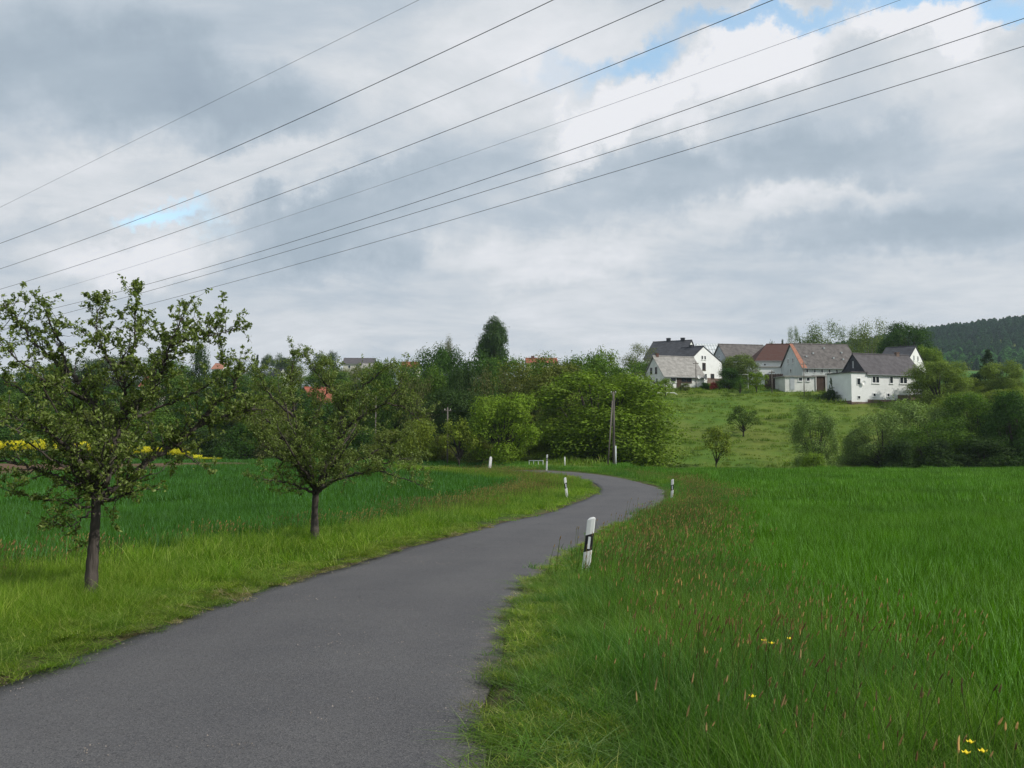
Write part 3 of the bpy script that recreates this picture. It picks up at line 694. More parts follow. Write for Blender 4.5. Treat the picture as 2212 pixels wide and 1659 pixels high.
# ---------------------------------------------------------------- the two fruit trees by the lane
def spline(pts, n=6):
    P = [Vector(p) for p in pts]; out = []
    for i in range(len(P) - 1):
        p0 = P[max(i - 1, 0)]; p1 = P[i]; p2 = P[i + 1]; p3 = P[min(i + 2, len(P) - 1)]
        for k in range(n):
            t = k / n
            out.append(0.5 * ((2 * p1) + (-p0 + p2) * t + (2 * p0 - 5 * p1 + 4 * p2 - p3) * t * t + (-p0 + 3 * p1 - 3 * p2 + p3) * t ** 3))
    out.append(P[-1]); return out
def fruit_tree(base_px, trunk_px, r0, limbs_px, depth_limbs, seed, label, leafn, crown_h, twig=1.0, sprouts=(), thin=.45):
    R = random.Random(seed); r = np.random.default_rng(seed)
    b = gp(*base_px); d0 = b.y
    root = empty('fruit_tree', b); tag(root, label, 'tree', 'fruit trees on the verge')
    loc = lambda X, Y, dz=0.0: at(X, Y, d0 + dz) - b
    trunk = MB(); wood = MB(); LC = []; LN = []
    tp = spline([Vector((0, 0, -.15))] + [loc(*q) for q in trunk_px], 8)
    RS = 1.1; n = len(tp)
    tr = [r0 * (1.35 - .5 * min(1, i / n * 1.6)) * (1 + .06 * math.sin(i * 1.9)) * (1.25 if i < 3 else 1) for i in range(n)]
    trunk.tube(tp, tr, 12)
    top = tp[-1]
    def leaf_cluster(p, k, spread):
        for _ in range(k):
            LC.append(p + Vector((R.gauss(0, spread), R.gauss(0, spread), R.gauss(spread * .4, spread))))
            LN.append(Vector((R.gauss(0, .8), R.gauss(0, .8), R.gauss(.5, .6))))
    def grow(p, d, L, rad, level):
        """one crooked twig with leaf rosettes on short spurs"""
        steps = max(3, int(L / .07)); pts = [p.copy()]; q = p.copy(); dd = d.normalized()
        for i in range(steps):
            dd = (dd + Vector((R.gauss(0, .20), R.gauss(0, .20), R.gauss(.05, .18)))).normalized()
            q = q + dd * (L / steps); pts.append(q.copy())
        wood.tube(pts, [rad * (1 - .75 * i / steps) for i in range(steps + 1)], 4 if level < 2 else 3, False)
        for i in range(1, steps + 1):
            if level >= 1 or i > steps * .3:
                if R.random() < .66: leaf_cluster(pts[i], R.randint(leafn - 2, leafn + 1), .018 * crown_h)
            if level < 2 and i > 0 and R.random() < (.34 if level == 0 else .16):
                sd = (dd + Vector((R.gauss(0, .9), R.gauss(0, .9), R.gauss(.25, .6)))).normalized()
                grow(pts[i], sd, L * R.uniform(.30, .60), rad * .55, level + 1)
    all_limbs = [([top + Vector(top * 0)] if False else []) + [loc(*q) for q in lp[1]] for lp in limbs_px]
    specs = [(l[0], pts) for l, pts in zip(limbs_px, all_limbs)]
    for (rad, vec, rise) in depth_limbs:           # limbs towards and away from the lane
        v = Vector(vec); p0 = top - Vector((0, 0, R.uniform(0, .12)))
        specs.append((rad, [p0, p0 + v * .25 + Vector((0, 0, rise * .3)), p0 + v * .6 + Vector((0, 0, rise * .6)), p0 + v + Vector((0, 0, rise))]))
    for rad, pts in specs:
        sp = spline(pts, 7); m = len(sp)
        for i in range(2, m): sp[i] = sp[i] + Vector((R.gauss(0, .012), R.gauss(0, .012), R.gauss(0, .012)))
        wood.tube(sp, [rad * RS * (1 - .80 * (i / m) ** .8) * (1 + .10 * math.sin(i * 2.3)) for i in range(m)], 7, True)
        for i in range(3, m):
            u = i / m; dd = (sp[min(i + 1, m - 1)] - sp[i - 1]).normalized()
            k = (R.random() < .85) + (R.random() < .30)
            if rad < .027 and u > .35 and R.random() < thin: k = 0
            for _ in range(k):
                if u < .22 and R.random() < .6: continue
                sd = (dd * .5 + Vector((R.gauss(0, .75), R.gauss(0, .75), R.gauss(.30, .55)))).normalized()
                grow(sp[i], sd, twig * R.uniform(.20, .46) * (1.15 - .35 * u), rad * .22 * (1.2 - u) + .003, 0)
            if R.random() < .35: leaf_cluster(sp[i], leafn, .03)
        grow(sp[-1], (sp[-1] - sp[-3]), twig * .25, rad * .2, 0)
    for pts in sprouts:                             # thin upright water shoots crowded with leaves
        sp = spline([loc(*q) for q in pts], 10)
        wood.tube(sp, [.007 * (1 - .6 * i / len(sp)) for i in range(len(sp))], 4, False)
        for p in sp[2:]: leaf_cluster(p, leafn + 2, .030)
    link('trunk', trunk.mesh('fruit_tree_trunk', M_bark, True), root)
    link('limbs', wood.mesh('fruit_tree_limbs', M_bark, True), root)
    C = np.array([tuple(p) for p in LC]); Nn = np.array([tuple(p) for p in LN])
    V, F, T = leaves_np(C, Nn, .046, r, .50, .12)
    link('foliage', np_mesh('fruit_tree_foliage', V, F, M_appleleaf, {'tint': ('FACE', T)}), root)
    return root, d0
Z = 0.0
t1, D1 = fruit_tree((197, 1306), [(198, 1240), (203, 1170), (207, 1110), (208, 1062)], .064, [
    (.034, [(207, 1075), (186, 1056, -.1), (150, 1040, -.25), (100, 1022, -.35), (48, 1004, -.5), (-20, 992, -.6), (-75, 975, -.7)]),
    (.044, [(206, 1068), (204, 1040, .05), (212, 985, .1), (216, 945, .15), (214, 897, .2), (192, 862, .2), (172, 828, .25), (145, 800, .3), (112, 772, .3), (82, 749, .35), (55, 716, .4), (35, 690, .4), (8, 656, .4)]),
    (.036, [(209, 1068), (226, 1045, -.1), (238, 1010, -.15), (250, 955, -.2), (264, 905, -.2), (292, 875, -.25), (320, 850, -.3), (348, 809, -.3), (357, 780, -.35), (372, 735, -.4), (392, 690, -.4)]),
    (.050, [(208, 1072), (247, 1059, .05), (291, 1028, .1), (329, 990, .2), (384, 957, .25), (428, 922, .3), (475, 902, .35), (515, 891, .4), (545, 886, .4)]),
    (.026, [(400, 945, .28), (428, 915, .28), (460, 878, .2), (495, 845, .2), (510, 815, .2), (515, 790, .2)]),
    (.026, [(263, 905, -.2), (274, 860, -.1), (268, 826, -.1), (246, 798, 0), (229, 771, .05), (216, 738, .1), (208, 705, .1), (214, 662, .1)]),
    (.022, [(246, 800, 0), (270, 782, .2), (288, 760, .3), (291, 716, .3), (292, 680, .3), (294, 640, .3)]),
    (.020, [(330, 840, -.3), (340, 790, 0), (370, 752, .1), (397, 737, .1), (435, 732, .1), (470, 722, .15), (500, 712, .2), (522, 705, .2)]),
    (.034, [(206, 1060), (182, 1015, -.3), (153, 976, -.5), (122, 948, -.7), (96, 924, -.8), (62, 908, -.9), (20, 900, -1.0)]),
    (.022, [(209, 1086), (240, 1078, -.1), (275, 1068, -.2), (312, 1055, -.2)]),
    (.020, [(207, 1098), (170, 1094, -.1), (125, 1083, -.2), (80, 1076, -.3), (30, 1060, -.3)]),
    (.014, [(206, 1100), (180, 1118, -.1), (150, 1138, -.15), (108, 1128, -.2)]),
    (.026, [(214, 930, .12), (170, 900, .5), (120, 868, .6), (60, 850, .7), (10, 822, .7)]),
    (.024, [(192, 865, .2), (150, 845, -.2), (110, 830, -.4), (70, 800, -.5), (30, 770, -.5), (5, 745, -.5)]),
    (.022, [(262, 905, -.2), (310, 895, .3), (370, 868, .4), (430, 842, .5), (480, 815, .5)]),
    (.018, [(380, 960, .25), (410, 985, .2), (430, 1000, .2)]),
    (.020, [(145, 800, .3), (130, 745, .3), (110, 700, .3), (95, 665, .3)]),
], [(.026, (.15, 1.2, 0), .8), (.026, (-.4, -1.15, 0), .8), (.024, (.5, -.9, 0), .6), (.026, (-.9, .8, 0), .9), (.022, (-.5, -.5, 0), 1.5)],
    41, 'larger fruit tree with wide crooked crown, closer to the camera on the verge', 8, .82, 1.0,
    [[(294, 640, .3), (293, 625, .3), (295, 612, .3)], [(214, 662, .1), (210, 648, .1), (208, 640, .1)], [(470, 722, .15), (481, 760, .2), (480, 785, .2)], [(95, 665, .3), (92, 650, .3)],
     [(470, 880, .3), (488, 820, .2), (500, 770, .2)]])
t2, D2 = fruit_tree((680, 1174), [(680, 1140), (680, 1105), (682, 1065)], .085, [
    (.050, [(682, 1070), (675, 1048), (649, 1022, -.2), (636, 1000, -.3), (601, 989, -.4), (570, 963, -.5), (548, 935, -.6)]),
    (.055, [(682, 1068), (671, 1035, .1), (647, 1002, .3), (627, 974, .4), (605, 943, .5), (583, 915, .6), (560, 880, .7)]),
    (.045, [(672, 1040), (655, 1008), (649, 982), (642, 939), (638, 895), (633, 862), (627, 820), (634, 770)]),
    (.055, [(683, 1068), (692, 1035, -.2), (719, 967, -.4), (737, 923, -.5), (737, 890, -.5), (754, 862, -.6), (787, 833, -.7), (825, 800, -.8)]),
    (.050, [(684, 1066), (703, 1046, .3), (728, 1030, .6), (750, 1004, .8), (785, 989, 1.0), (828, 965, 1.2), (865, 950, 1.3)]),
    (.036, [(719, 967, -.4), (754, 919, -.8), (790, 895, -.9), (830, 870, -1.), (856, 845, -1.1), (875, 805, -1.1)]),
    (.034, [(686, 1062), (720, 1040, -.5), (776, 1022, -.9), (813, 1016, -1.1), (858, 1030, -1.2), (905, 1046, -1.2)]),
    (.032, [(681, 1068), (644, 1050, -.6), (605, 1040, -.8), (570, 1035, -1)]),
    (.036, [(676, 1036), (669, 982, .5), (668, 940, .6), (680, 900, .7), (700, 860, .8), (712, 820, .8)]),
    (.030, [(640, 905), (600, 870, -.3), (575, 840, -.4), (560, 810, -.4)]), (.030, [(737, 895, -.5), (720, 850, .2), (690, 815, .3), (670, 785, .3)]),
    (.026, [(790, 985, 1.0), (830, 1000, .8), (870, 990, .8), (910, 1000, .8)]), (.026, [(830, 870, -1.), (870, 880, -.8), (905, 905, -.8)])],
    [(.045, (.4, 2.0, 0), 1.5), (.045, (-.4, -1.9, 0), 1.5), (.04, (1.2, -1.3, 0), 1.5), (.04, (-1.3, 1.2, 0), 1.5), (.04, (1.0, 1.1, 0), 2.2), (.04, (-.6, -1.0, 0), 2.4)],
    42, 'smaller looking fruit tree further along the lane, second in the row', 10, 1.3, 1.4,
    [[(634, 770), (631, 762), (645, 764)], [(825, 800, -.8), (850, 790, -.8)]], thin=0.0)

# ---------------------------------------------------------------- houses
def plaster(name, col, var=.06):
    return simple(name, col, .9, var, .7, bump=.006, bscale=20, spec=.15)
M_white = plaster('white_render', (.74, .76, .76)); M_white2 = plaster('aged_white_render', (.66, .67, .65), .12); M_cream = plaster('cream_render', (.56, .54, .47))
M_greyw = plaster('grey_render', (.44, .47, .50), .1); M_bluew = plaster('pale_grey_render', (.50, .53, .54), .10)
M_slate = simple('slate_roof', (.050, .052, .060), .75, .3, 1.2, bump=.02, bscale=14); M_slate2 = simple('brown_slate_roof', (.088, .082, .088), .85, .22, 1.4, bump=.02, bscale=10)
M_lightroof = simple('fibre_cement_roof', (.27, .26, .245), .9, .22, 1.5, bump=.02, second=(.34, .33, .31))
M_brownroof = simple('weathered_brown_roof', (.118, .106, .102), .9, .28, 1.6, bump=.02, second=(.160, .148, .142))
M_redroof = simple('old_red_tiles', (.125, .050, .036), .9, .35, 2.2, bump=.02, second=(.085, .052, .045)); M_red = simple('new_red_tiles', (.27, .085, .055), .85, .22, 2.0, bump=.02)
M_orange = simple('orange_tiles', (.32, .15, .10), .85, .2, 3.0); M_plinth = simple('brown_plinth', (.16, .115, .095), .9, .2, 2.0)
M_glass = simple('window_glass', (.020, .026, .032), .12, .2, 1.0, spec=.5); M_frame = simple('window_frame', (.78, .79, .79), .5, .04, 2.0)
M_darkwood = simple('dark_boards', (.065, .042, .032), .85, .3, 5.0, streak=True); M_brick = simple('chimney_brick', (.13, .07, .055), .9, .3, 6.0)
M_metal = simple('galvanised_metal', (.42, .45, .46), .45, .12, 4.0, metal=.6); M_gutter = simple('zinc_gutter', (.30, .32, .33), .5, .1, 4.0, metal=.4)
M_glassroof = simple('white_glazing', (.55, .60, .62), .3, .08, 1.0)

class House:
    def __init__(s, name, label, X0, Y0, d, yaw, X1, X2, Yeave, Yridge, corner='L', wall=M_white, roof=M_slate, apex=.5, eave2=None,
                 hip=0.0, over=.35, cat='house', group=None, sink=1.0, gable=None, flat=False, Lset=None, Wset=None):
        """built from the nearest corner: X0,Y0 where it stands, X1 the far end of its length, X2 the far end of its depth"""
        s.yaw = a = math.radians(yaw); c, sn = math.cos(a), math.sin(a); p = at(X0, Y0, d)
        t1 = tan_xy(X1, Y0)[0]; t2 = tan_xy(X2, Y0)[0]; sg = 1 if corner == 'L' else -1
        s.L = Lset or (t1 * p.y - p.x) / (sg * (c - t1 * sn)); s.W = Wset or (t2 * p.y - p.x) / (-sn - t2 * c)
        assert s.L > 0 and s.W > 0, (name, label, s.L, s.W)
        o = p if corner == 'L' else p - Vector((c * s.L, sn * s.L, 0)); s.o = o
        s.root = empty(name, o, a); tag(s.root, label, cat, group)
        s.h0 = at(X0, Yeave, d).z - p.z
        s.h1 = s.h0 if eave2 is None else eave2
        ym = p.y + c * s.W * apex; ra = at(X0, Yridge, ym).z - p.z; s.hr = ra; s.apex = apex
        L, W = s.L, s.W
        w = MB(); ya = W * apex
        if flat: w.prism([(0, -sink), (W, -sink), (W, s.h1), (0, s.h0)], 0, L, 'x')
        else: w.prism([(0, -sink), (W, -sink), (W, s.h1 - .05), (ya, (ra if not hip else s.h0) - .08), (0, s.h0 - .05)], 0, L, 'x')
        s.wall = w.build('wall', wall, s.root)
        th = .14
        if not flat:
            m0 = (ra - s.h0) / max(ya, .1); m1 = (ra - s.h1) / max(W - ya, .1); e = over
            for k, (yo, yi, m_) in enumerate(((-e, ya, m0), (W + e, ya, m1))):
                zlo = (s.h0 if k == 0 else s.h1) - e * m_; hL = hip if hip else 0
                r_ = MB(); xs = -e * .7; xe = L + e * .7
                v = [(xs, yo, zlo), (xe, yo, zlo), (xe, yi, ra), (xs + hL, yi, ra)]
                v += [(x, y, z + th) for x, y, z in v]
                r_.add(v, [(3, 2, 1, 0), (4, 5, 6, 7), (0, 1, 5, 4), (1, 2, 6, 5), (2, 3, 7, 6), (3, 0, 4, 7)])
                s.roof = r_.build('roof', roof, s.root)
            if hip:
                r_ = MB(); v = [(-e * .7, -e, s.h0 - e * m0 + .01), (hip - e * .7, ya, ra), (-e * .7, W + e, s.h1 - e * m1 + .01)]
                v += [(x, y, z + th) for x, y, z in v]; r_.add(v, [(0, 1, 2), (5, 4, 3), (0, 3, 4, 1), (1, 4, 5, 2), (2, 5, 3, 0)]); r_.build('roof', roof, s.root)
            MB().tube([(-e * .7 + (hip or 0), ya, ra + th), (L + e * .7, ya, ra + th)], .13, 6).build('ridge', roof, s.root)
            MB().tube([(-e * .6, -e - .05, s.h0 - e * m0 + .02), (L + e * .6, -e - .05, s.h0 - e * m0 + .02)], .06, 6).build('gutter', M_gutter, s.root)
            MB().tube([(L - .15, -e, s.h0 - e * m0 - .02), (L - .15, -.06, s.h0 - e * m0 - .3), (L - .15, -.06, -.4)], .045, 6).build('downpipe', M_gutter, s.root)
        else:
            r_ = MB(); e = over; r_.prism([(-e, s.h0 + .002), (W + .01, s.h1 + .002), (W + .01, s.h1 + .2), (-e, s.h0 + .2)], -e, L + e, 'x'); s.roof = r_.build('roof', roof, s.root)
        if gable:                                      # clad triangle on the left gable
            g = MB(); g.prism([(-.05, s.h0 + .0), (W + .05, s.h1), (ya, ra - .03)], -.06, -.004, 'x'); g.build('gable_cladding', gable, s.root)
    def window(s, side, u, z, w, h, split=False, arched=False, frame=None, sill=True, label=None):
        frame = frame or M_frame; f = MB(); t = max(.06, min(.11, w * .12))
        def bx(mb, a0, a1, z0, z1, d0, d1):
            if side == 'front': mb.box(a0, a1, -d1, -d0, z0, z1)
            elif side == 'left': mb.box(-d1, -d0, a0, a1, z0, z1)
            else: mb.box(s.L + d0, s.L + d1, a0, a1, z0, z1)
        a0, a1, z0, z1 = u - w / 2, u + w / 2, z - h / 2, z + h / 2
        bx(f, a0, a0 + t, z0, z1, .002, .07); bx(f, a1 - t, a1, z0, z1, .002, .07)
        bx(f, a0 + t, a1 - t, z0, z0 + t, .002, .07); bx(f, a0 + t, a1 - t, z1 - t, z1, .002, .07)
        if split: bx(f, u - t * .5, u + t * .5, z0 + t, z1 - t, .002, .065)
        fo = f.build('window', frame, s.root)
        if label: fo['label'] = label
        n = 2 if split else 1
        for k in range(n):
            q = MB(); b0 = a0 + t if k == 0 else u + t * .5; b1 = (u - t * .5 if split else a1 - t) if k == 0 else a1 - t
            bx(q, b0, b1, z0 + t, z1 - t, .003, .03); q.build('pane', M_glass, fo)
        if sill and w > .5:
            q = MB(); bx(q, a0 - .06, a1 + .06, z0 - .07, z0 - .002, .002, .14); q.build('sill', frame, fo)
        return fo
    def door(s, side, u, h, w, mat=M_darkwood, name='door'):
        q = MB()
        if side == 'front': q.box(u - w / 2, u + w / 2, -.07, -.003, -.3, h)
        elif side == 'left': q.box(-.07, -.003, u - w / 2, u + w / 2, -.3, h)
        else: q.box(s.L + .003, s.L + .07, u - w / 2, u + w / 2, -.3, h)
        d_ = q.build(name, mat, s.root); return d_
    def chimney(s, u, size=.6, up=.8, mat=None):
        ya = s.W * s.apex; ch = MB(); ch.box(u - size / 2, u + size / 2, ya - size * .4, ya + size * .4, s.hr - .6, s.hr + up)
        ch.box(u - size / 2 - .06, u + size / 2 + .06, ya - size * .4 - .06, ya + size * .4 + .06, s.hr + up + .002, s.hr + up + .1)
        return ch.build('chimney', mat or M_slate, s.root)
    def dish(s, side, u, z, r_=.4):
        q = MB(); n = 14; c = (u, -.45, z) if side == 'front' else (s.L + .45, u, z)
        rim = []; 
        v = [(c[0], c[1] + .12, c[2])] + [(c[0] + r_ * math.cos(a) , c[1] - .02, c[2] + r_ * math.sin(a)) for a in [2 * math.pi * k / n for k in range(n)]]
        v += [(x, y + .03, z_) for x, y, z_ in v]
        f = [(0, 1 + k, 1 + (k + 1) % n) for k in range(n)] + [(n + 1, n + 2 + (k + 1) % n, n + 2 + k) for k in range(n)] + [(1 + k, n + 2 + k, n + 2 + (k + 1) % n, 1 + (k + 1) % n) for k in range(n)]
        q.add(v, f); q.tube([(c[0], c[1] + .14, c[2]), (c[0], c[1] + .3, c[2] - .1), (c[0], -.003, c[2] - .1)], .03, 5)
        q.tube([(c[0], c[1] + .1, c[2] - r_), (c[0], c[1] - .35, c[2] - .1)], .015, 4)
        return q.build('satellite_dish', M_frame, s.root)

A = House('house', 'white cottage with pale grey roof and satellite dish, left end of the farmstead', 1435, 834, 158, 20, 1521, 1391, 811, 770.5, 'L', M_white2, M_lightroof)
A.window('left', A.W * .38, A.hr * .54, .7, 1.15, frame=M_darkwood); A.window('left', A.W * .62, A.hr * .54, .7, 1.15, frame=M_darkwood)
A.window('left', A.W * .34, A.hr * .2, .7, 1.0); A.window('left', A.W * .62, A.hr * .2, .7, 1.0)
A.window('front', A.L * .55, 1.35, 2.2, 1.3, split=True, frame=M_darkwood); A.window('front', A.L * .22, 1.35, 1.3, 1.3); A.door('front', A.L * .36, 2.0, .9)
A.dish('front', A.L * .84, 1.75, .35); A.chimney(.7, .5, .5, M_brick)
B = House('house', 'white gabled house with dark roof and long right hand slope behind the grey-roofed cottage', 1500, 824, 178, -48, 1452, 1560, 769, 749, 'R', M_white, M_slate, apex=.33, eave2=4.2, over=.15)
B.window('right', B.W * .28, B.hr * .69, .6, .85); B.window('right', B.W * .38, B.hr * .69, .6, .85); B.window('right', B.W * .34, B.hr * .44, 1.1, 1.5, split=True, frame=M_darkwood)
B.window('right', B.W * .40, B.hr * .15, .8, 1.4); B.window('right', B.W * .64, B.hr * .18, 1.2, 1.0, frame=M_darkwood); B.chimney(B.L * .45, .7, .5)
q = MB(); q.box(B.L + .003, B.L + .06, B.W * .45, B.W * 1.0, -1, .9); q.build('plinth', M_plinth, B.root)
C_ = House('house', 'tall house with dark slate roof and two chimneys at the back of the farmstead', 1475, 826, 206, -28, 1392, 1512, 772, 736, 'R', M_white, M_slate)
C_.chimney(C_.L * .40, .9, .8); C_.chimney(C_.L * .78, .9, .7); C_.window('right', C_.W * .5, C_.hr - 1.7, .9, .9)
for k in range(4): C_.window('front', C_.L * (.15 + .23 * k), C_.h0 - 1.6, .9, 1.3)
Dg = House('greenhouse', 'low hall with white gridded glass roof between the dark roof and the barn', 1512, 800, 222, 0, 1566, 1500, 768, 744.5, 'L', M_white2, M_glassroof, cat='greenhouse', over=.1, Wset=9.0)
sl = (Dg.hr - Dg.h0) / (Dg.W * .5)
for k in range(9):
    x = Dg.L * (k + .5) / 9; q = MB(); y0, y1 = 0, Dg.W * .5
    q.add([(x - .10, y0, Dg.h0 + .15), (x + .10, y0, Dg.h0 + .15), (x + .10, y1, Dg.hr + .15), (x - .10, y1, Dg.hr + .15), (x - .10, y0, Dg.h0 + .24), (x + .10, y0, Dg.h0 + .24), (x + .10, y1, Dg.hr + .24), (x - .10, y1, Dg.hr + .24)],
          [(3, 2, 1, 0), (4, 5, 6, 7), (0, 1, 5, 4), (1, 2, 6, 5), (2, 3, 7, 6), (3, 0, 4, 7)]); q.build('glazing_bar', M_frame, Dg.root)
for k in range(3):
    u = (k + .5) / 3; y = Dg.W * .5 * u; z = Dg.h0 + (Dg.hr - Dg.h0) * u; q = MB(); q.box(0, Dg.L, y - .09, y + .09, z + .20, z + .28); q.build('purlin', M_frame, Dg.root)
E = House('barn', 'long barn with weathered brown roof and grey-blue gable behind the garden shrub', 1569, 812, 186, 14, 1662, 1540, 771, 744.8, 'L', M_greyw, M_brownroof, cat='barn')
E.window('front', E.L * .3, E.h0 - 1.4, .9, 1.0); E.window('left', E.W * .5, E.hr * .62, .6, .7)
Fh = House('barn', 'white-walled barn with old red-brown tiled roof beside the brown-roofed one', 1633, 822, 176, -2, 1722, 1625, 778, 745.2, 'L', M_white, M_redroof, hip=3.6, cat='barn', Wset=10.0)
Fh.window('front', Fh.L * .68, Fh.h0 - .9, .45, .4); Fh.window('front', Fh.L * .22, Fh.h0 - .9, .45, .4)
F2 = House('shed', 'white lean-to with grey sloping roof below the red-brown roof', 1637, 820, 170, -2, 1692, 1630, 794, 786, 'L', M_white, M_lightroof, cat='shed', flat=True, over=.2, Wset=4.0)
F2.h1 = F2.h0
G = House('barn', 'big barn with dark mossy roof and white gable edged by orange tiles', 1734, 833, 162, 11, 1857, 1686, 792, 744.0, 'L', M_bluew, M_brownroof, cat='barn')
G.window('left', G.W * .40, G.hr * .61, .55, 1.0); G.window('left', G.W * .62, G.hr * .61, .55, 1.0); G.window('left', G.W * .50, G.hr * .37, .5, .8)
for k in range(7): G.window('front', G.L * (.08 + .13 * k), G.h0 - .75, .5, .75, frame=M_frame, sill=False)
sl = (G.hr - G.h0) / (G.W * .5); q = MB()
q.add([(-.3, -.4, G.h0 - .4 * sl + .15), (.75, -.4, G.h0 - .4 * sl + .15), (.35, G.W * .5, G.hr + .15), (-.3, G.W * .5, G.hr + .15), (-.3, -.4, G.h0 - .4 * sl + .21), (.75, -.4, G.h0 - .4 * sl + .21), (.35, G.W * .5, G.hr + .21), (-.3, G.W * .5, G.hr + .21)],
      [(3, 2, 1, 0), (4, 5, 6, 7), (0, 1, 5, 4), (1, 2, 6, 5), (2, 3, 7, 6), (3, 0, 4, 7)]); q.build('verge_tiles', M_orange, G.root)
for (u, v_) in ((.3, .55), (.55, .8), (.62, .35), (.82, .6), (.78, .3), (.15, .4)):    # small roof vents
    y = G.W * .5 * v_; z = G.h0 + (G.hr - G.h0) * v_; q = MB(); q.box(G.L * u - .15, G.L * u + .15, y - .15, y + .12, z + .1, z + .4); q.build('roof_vent', M_metal, G.root)
H = House('shed', 'low white annex with flat grey roof in front of the big barn', 1696, 838, 151, 5, 1760, 1690, 814, 806, 'L', M_white2, M_lightroof, cat='shed', flat=True, over=.25, Wset=5.0)
H.door('front', H.L * .24, 1.9, .75, M_greyw); H.window('front', H.L * .52, 1.5, .75, .7); H.window('front', H.L * .78, 1.5, .65, .7)
H2 = House('carport', 'carport with flat roof, solid dark walls for its shaded opening, joining the annex to the white house', 1760, 838, 151.5, 5, 1832, 1754, 813, 806, 'L', M_darkwood, M_lightroof, cat='carport', flat=True, over=.2, Wset=5.0)  # solid dark walls stand in for the shade inside the open carport
for k in range(3):
    q = MB(); x = H2.L * (.02 + .3 * k); q.box(x, x + .12, -.16, -.004, -.6, H2.h0); q.build('post', M_frame, H2.root)
I = House('house', 'white house with brown roof and dark gable at the front of the farmstead, brown plinth', 1873, 865, 140, 20, 1992, 1818, 805.5, 765.5, 'L', M_white, M_slate2, gable=M_slate, over=.3)
for u, w_, sp in ((.16, 1.5, True), (.44, .75, False), (.66, 1.6, True), (.93, .8, False)): I.window('front', I.L * u, I.h0 - 1.05, w_, 1.15, split=sp)
for u in (.13, .38): I.window('front', I.L * u, I.h0 - 3.45, .6, .55)
I.window('left', I.W * .5, I.h0 + 1.5, .2, 1.1, sill=False); I.chimney(I.L * .80, .6, .5, M_plinth)
q = MB(); q.box(.01, I.L * .55, -.05, -.003, -1.2, .15); q.build('plinth', M_plinth, I.root)
q = MB(); q.box(I.L * .55 + .003, I.L, -.05, -.003, -1.2, .95); q.build('plinth', M_plinth, I.root)
I2W = I.W * .95
an = MB(); ax = -3.1; an.box(ax, -.004, -.12, I2W, -1.2, I.h0 - .02); I_an = an.build('annex_wall', M_white, I.root)
q = MB(); q.box(ax - .25, .02, -.35, I2W + .2, I.h0, I.h0 + .16); q.build('annex_roof', M_slate2, I.root)
q = MB(); q.box(ax - .05, -.03, -.17, -.123, -1.25, -.25); q.build('plinth', M_plinth, I.root)
q = MB(); q.box(ax - .05, ax - .003, -.12, I2W, -1.25, -.05); q.build('plinth', M_plinth, I.root)
def annex_window(x, z, w_, h_):
    f = MB(); t = .07; y0, y1 = -.19, -.122
    f.box(x - w_ / 2, x - w_ / 2 + t, y0, y1, z - h_ / 2, z + h_ / 2); f.box(x + w_ / 2 - t, x + w_ / 2, y0, y1, z - h_ / 2, z + h_ / 2)
    f.box(x - w_ / 2 + t, x + w_ / 2 - t, y0, y1, z - h_ / 2, z - h_ / 2 + t); f.box(x - w_ / 2 + t, x + w_ / 2 - t, y0, y1, z + h_ / 2 - t, z + h_ / 2)
    fo = f.build('window', M_frame, I.root); p_ = MB(); p_.box(x - w_ / 2 + t, x + w_ / 2 - t, -.15, -.123, z - h_ / 2 + t, z + h_ / 2 - t); p_.build('pane', M_glass, fo)
annex_window(-1.7, I.h0 - 1.4, .75, 1.1); annex_window(-1.7, I.h0 - 3.9, .6, .55)
I.dish('front', -.95, I.h0 - 1.6, .36)
J = House('house', 'white gabled house with dark roof and paired attic windows behind the brown-roofed white one', 1957, 815, 168, -42, 1893, 2000, 786, 749, 'R', M_white, M_slate, over=.2)
J.window('right', J.W * .40, J.h0 + (J.hr - J.h0) * .38, .65, 1.05); J.window('right', J.W * .60, J.h0 + (J.hr - J.h0) * .38, .65, 1.05)
K = House('shed', 'small white shed with dark brown gable roof beside the pale grey-roofed cottage', 1350, 845, 150, -80, 0, 1414, 827, 806, 'R', M_white2, M_darkwood, cat='shed', Lset=4.0)
# village on the far side of the valley
vil = [
 ('white gabled village house with dark roof seen over the second fruit tree', 600, 838, 262, -40, 584, 622, 812, 796, 'R', M_white, M_slate, True),
 ('red tiled village roof with steep dark gable behind the second fruit tree', 672, 900, 172, 30, 732, 660, 868, 838, 'L', M_darkwood, M_red, False),
 ('long grey-roofed building on the village skyline', 741, 812, 330, 4, 808, 736, 785, 774.5, 'L', M_cream, M_slate2, False),
 ('pale wall and low roof next to the long grey-roofed building', 782, 815, 322, 4, 846, 779, 797, 786, 'L', M_cream, M_lightroof, False),
 ('orange-roofed village house right of the larger fruit tree crown', 457, 815, 282, 0, 480, 455, 797, 786, 'L', M_white, M_orange, False),
 ('brick red roof glimpsed through the larger fruit tree crown', 301, 860, 212, 0, 329, 298, 834, 816, 'L', M_cream, M_red, False),
 ('red roof at the far left edge among the trees', -30, 862, 212, 0, 27, -33, 840, 827, 'L', M_cream, M_red, False),
 ('red roof on the skyline left of the dark green tree group', 866, 810, 262, 0, 902, 863, 793, 783, 'L', M_cream, M_red, False),
 ('long red roof with two chimneys on the skyline above the wood', 1138, 800, 272, 2, 1204, 1134, 784, 774.5, 'L', M_cream, M_red, True),
]
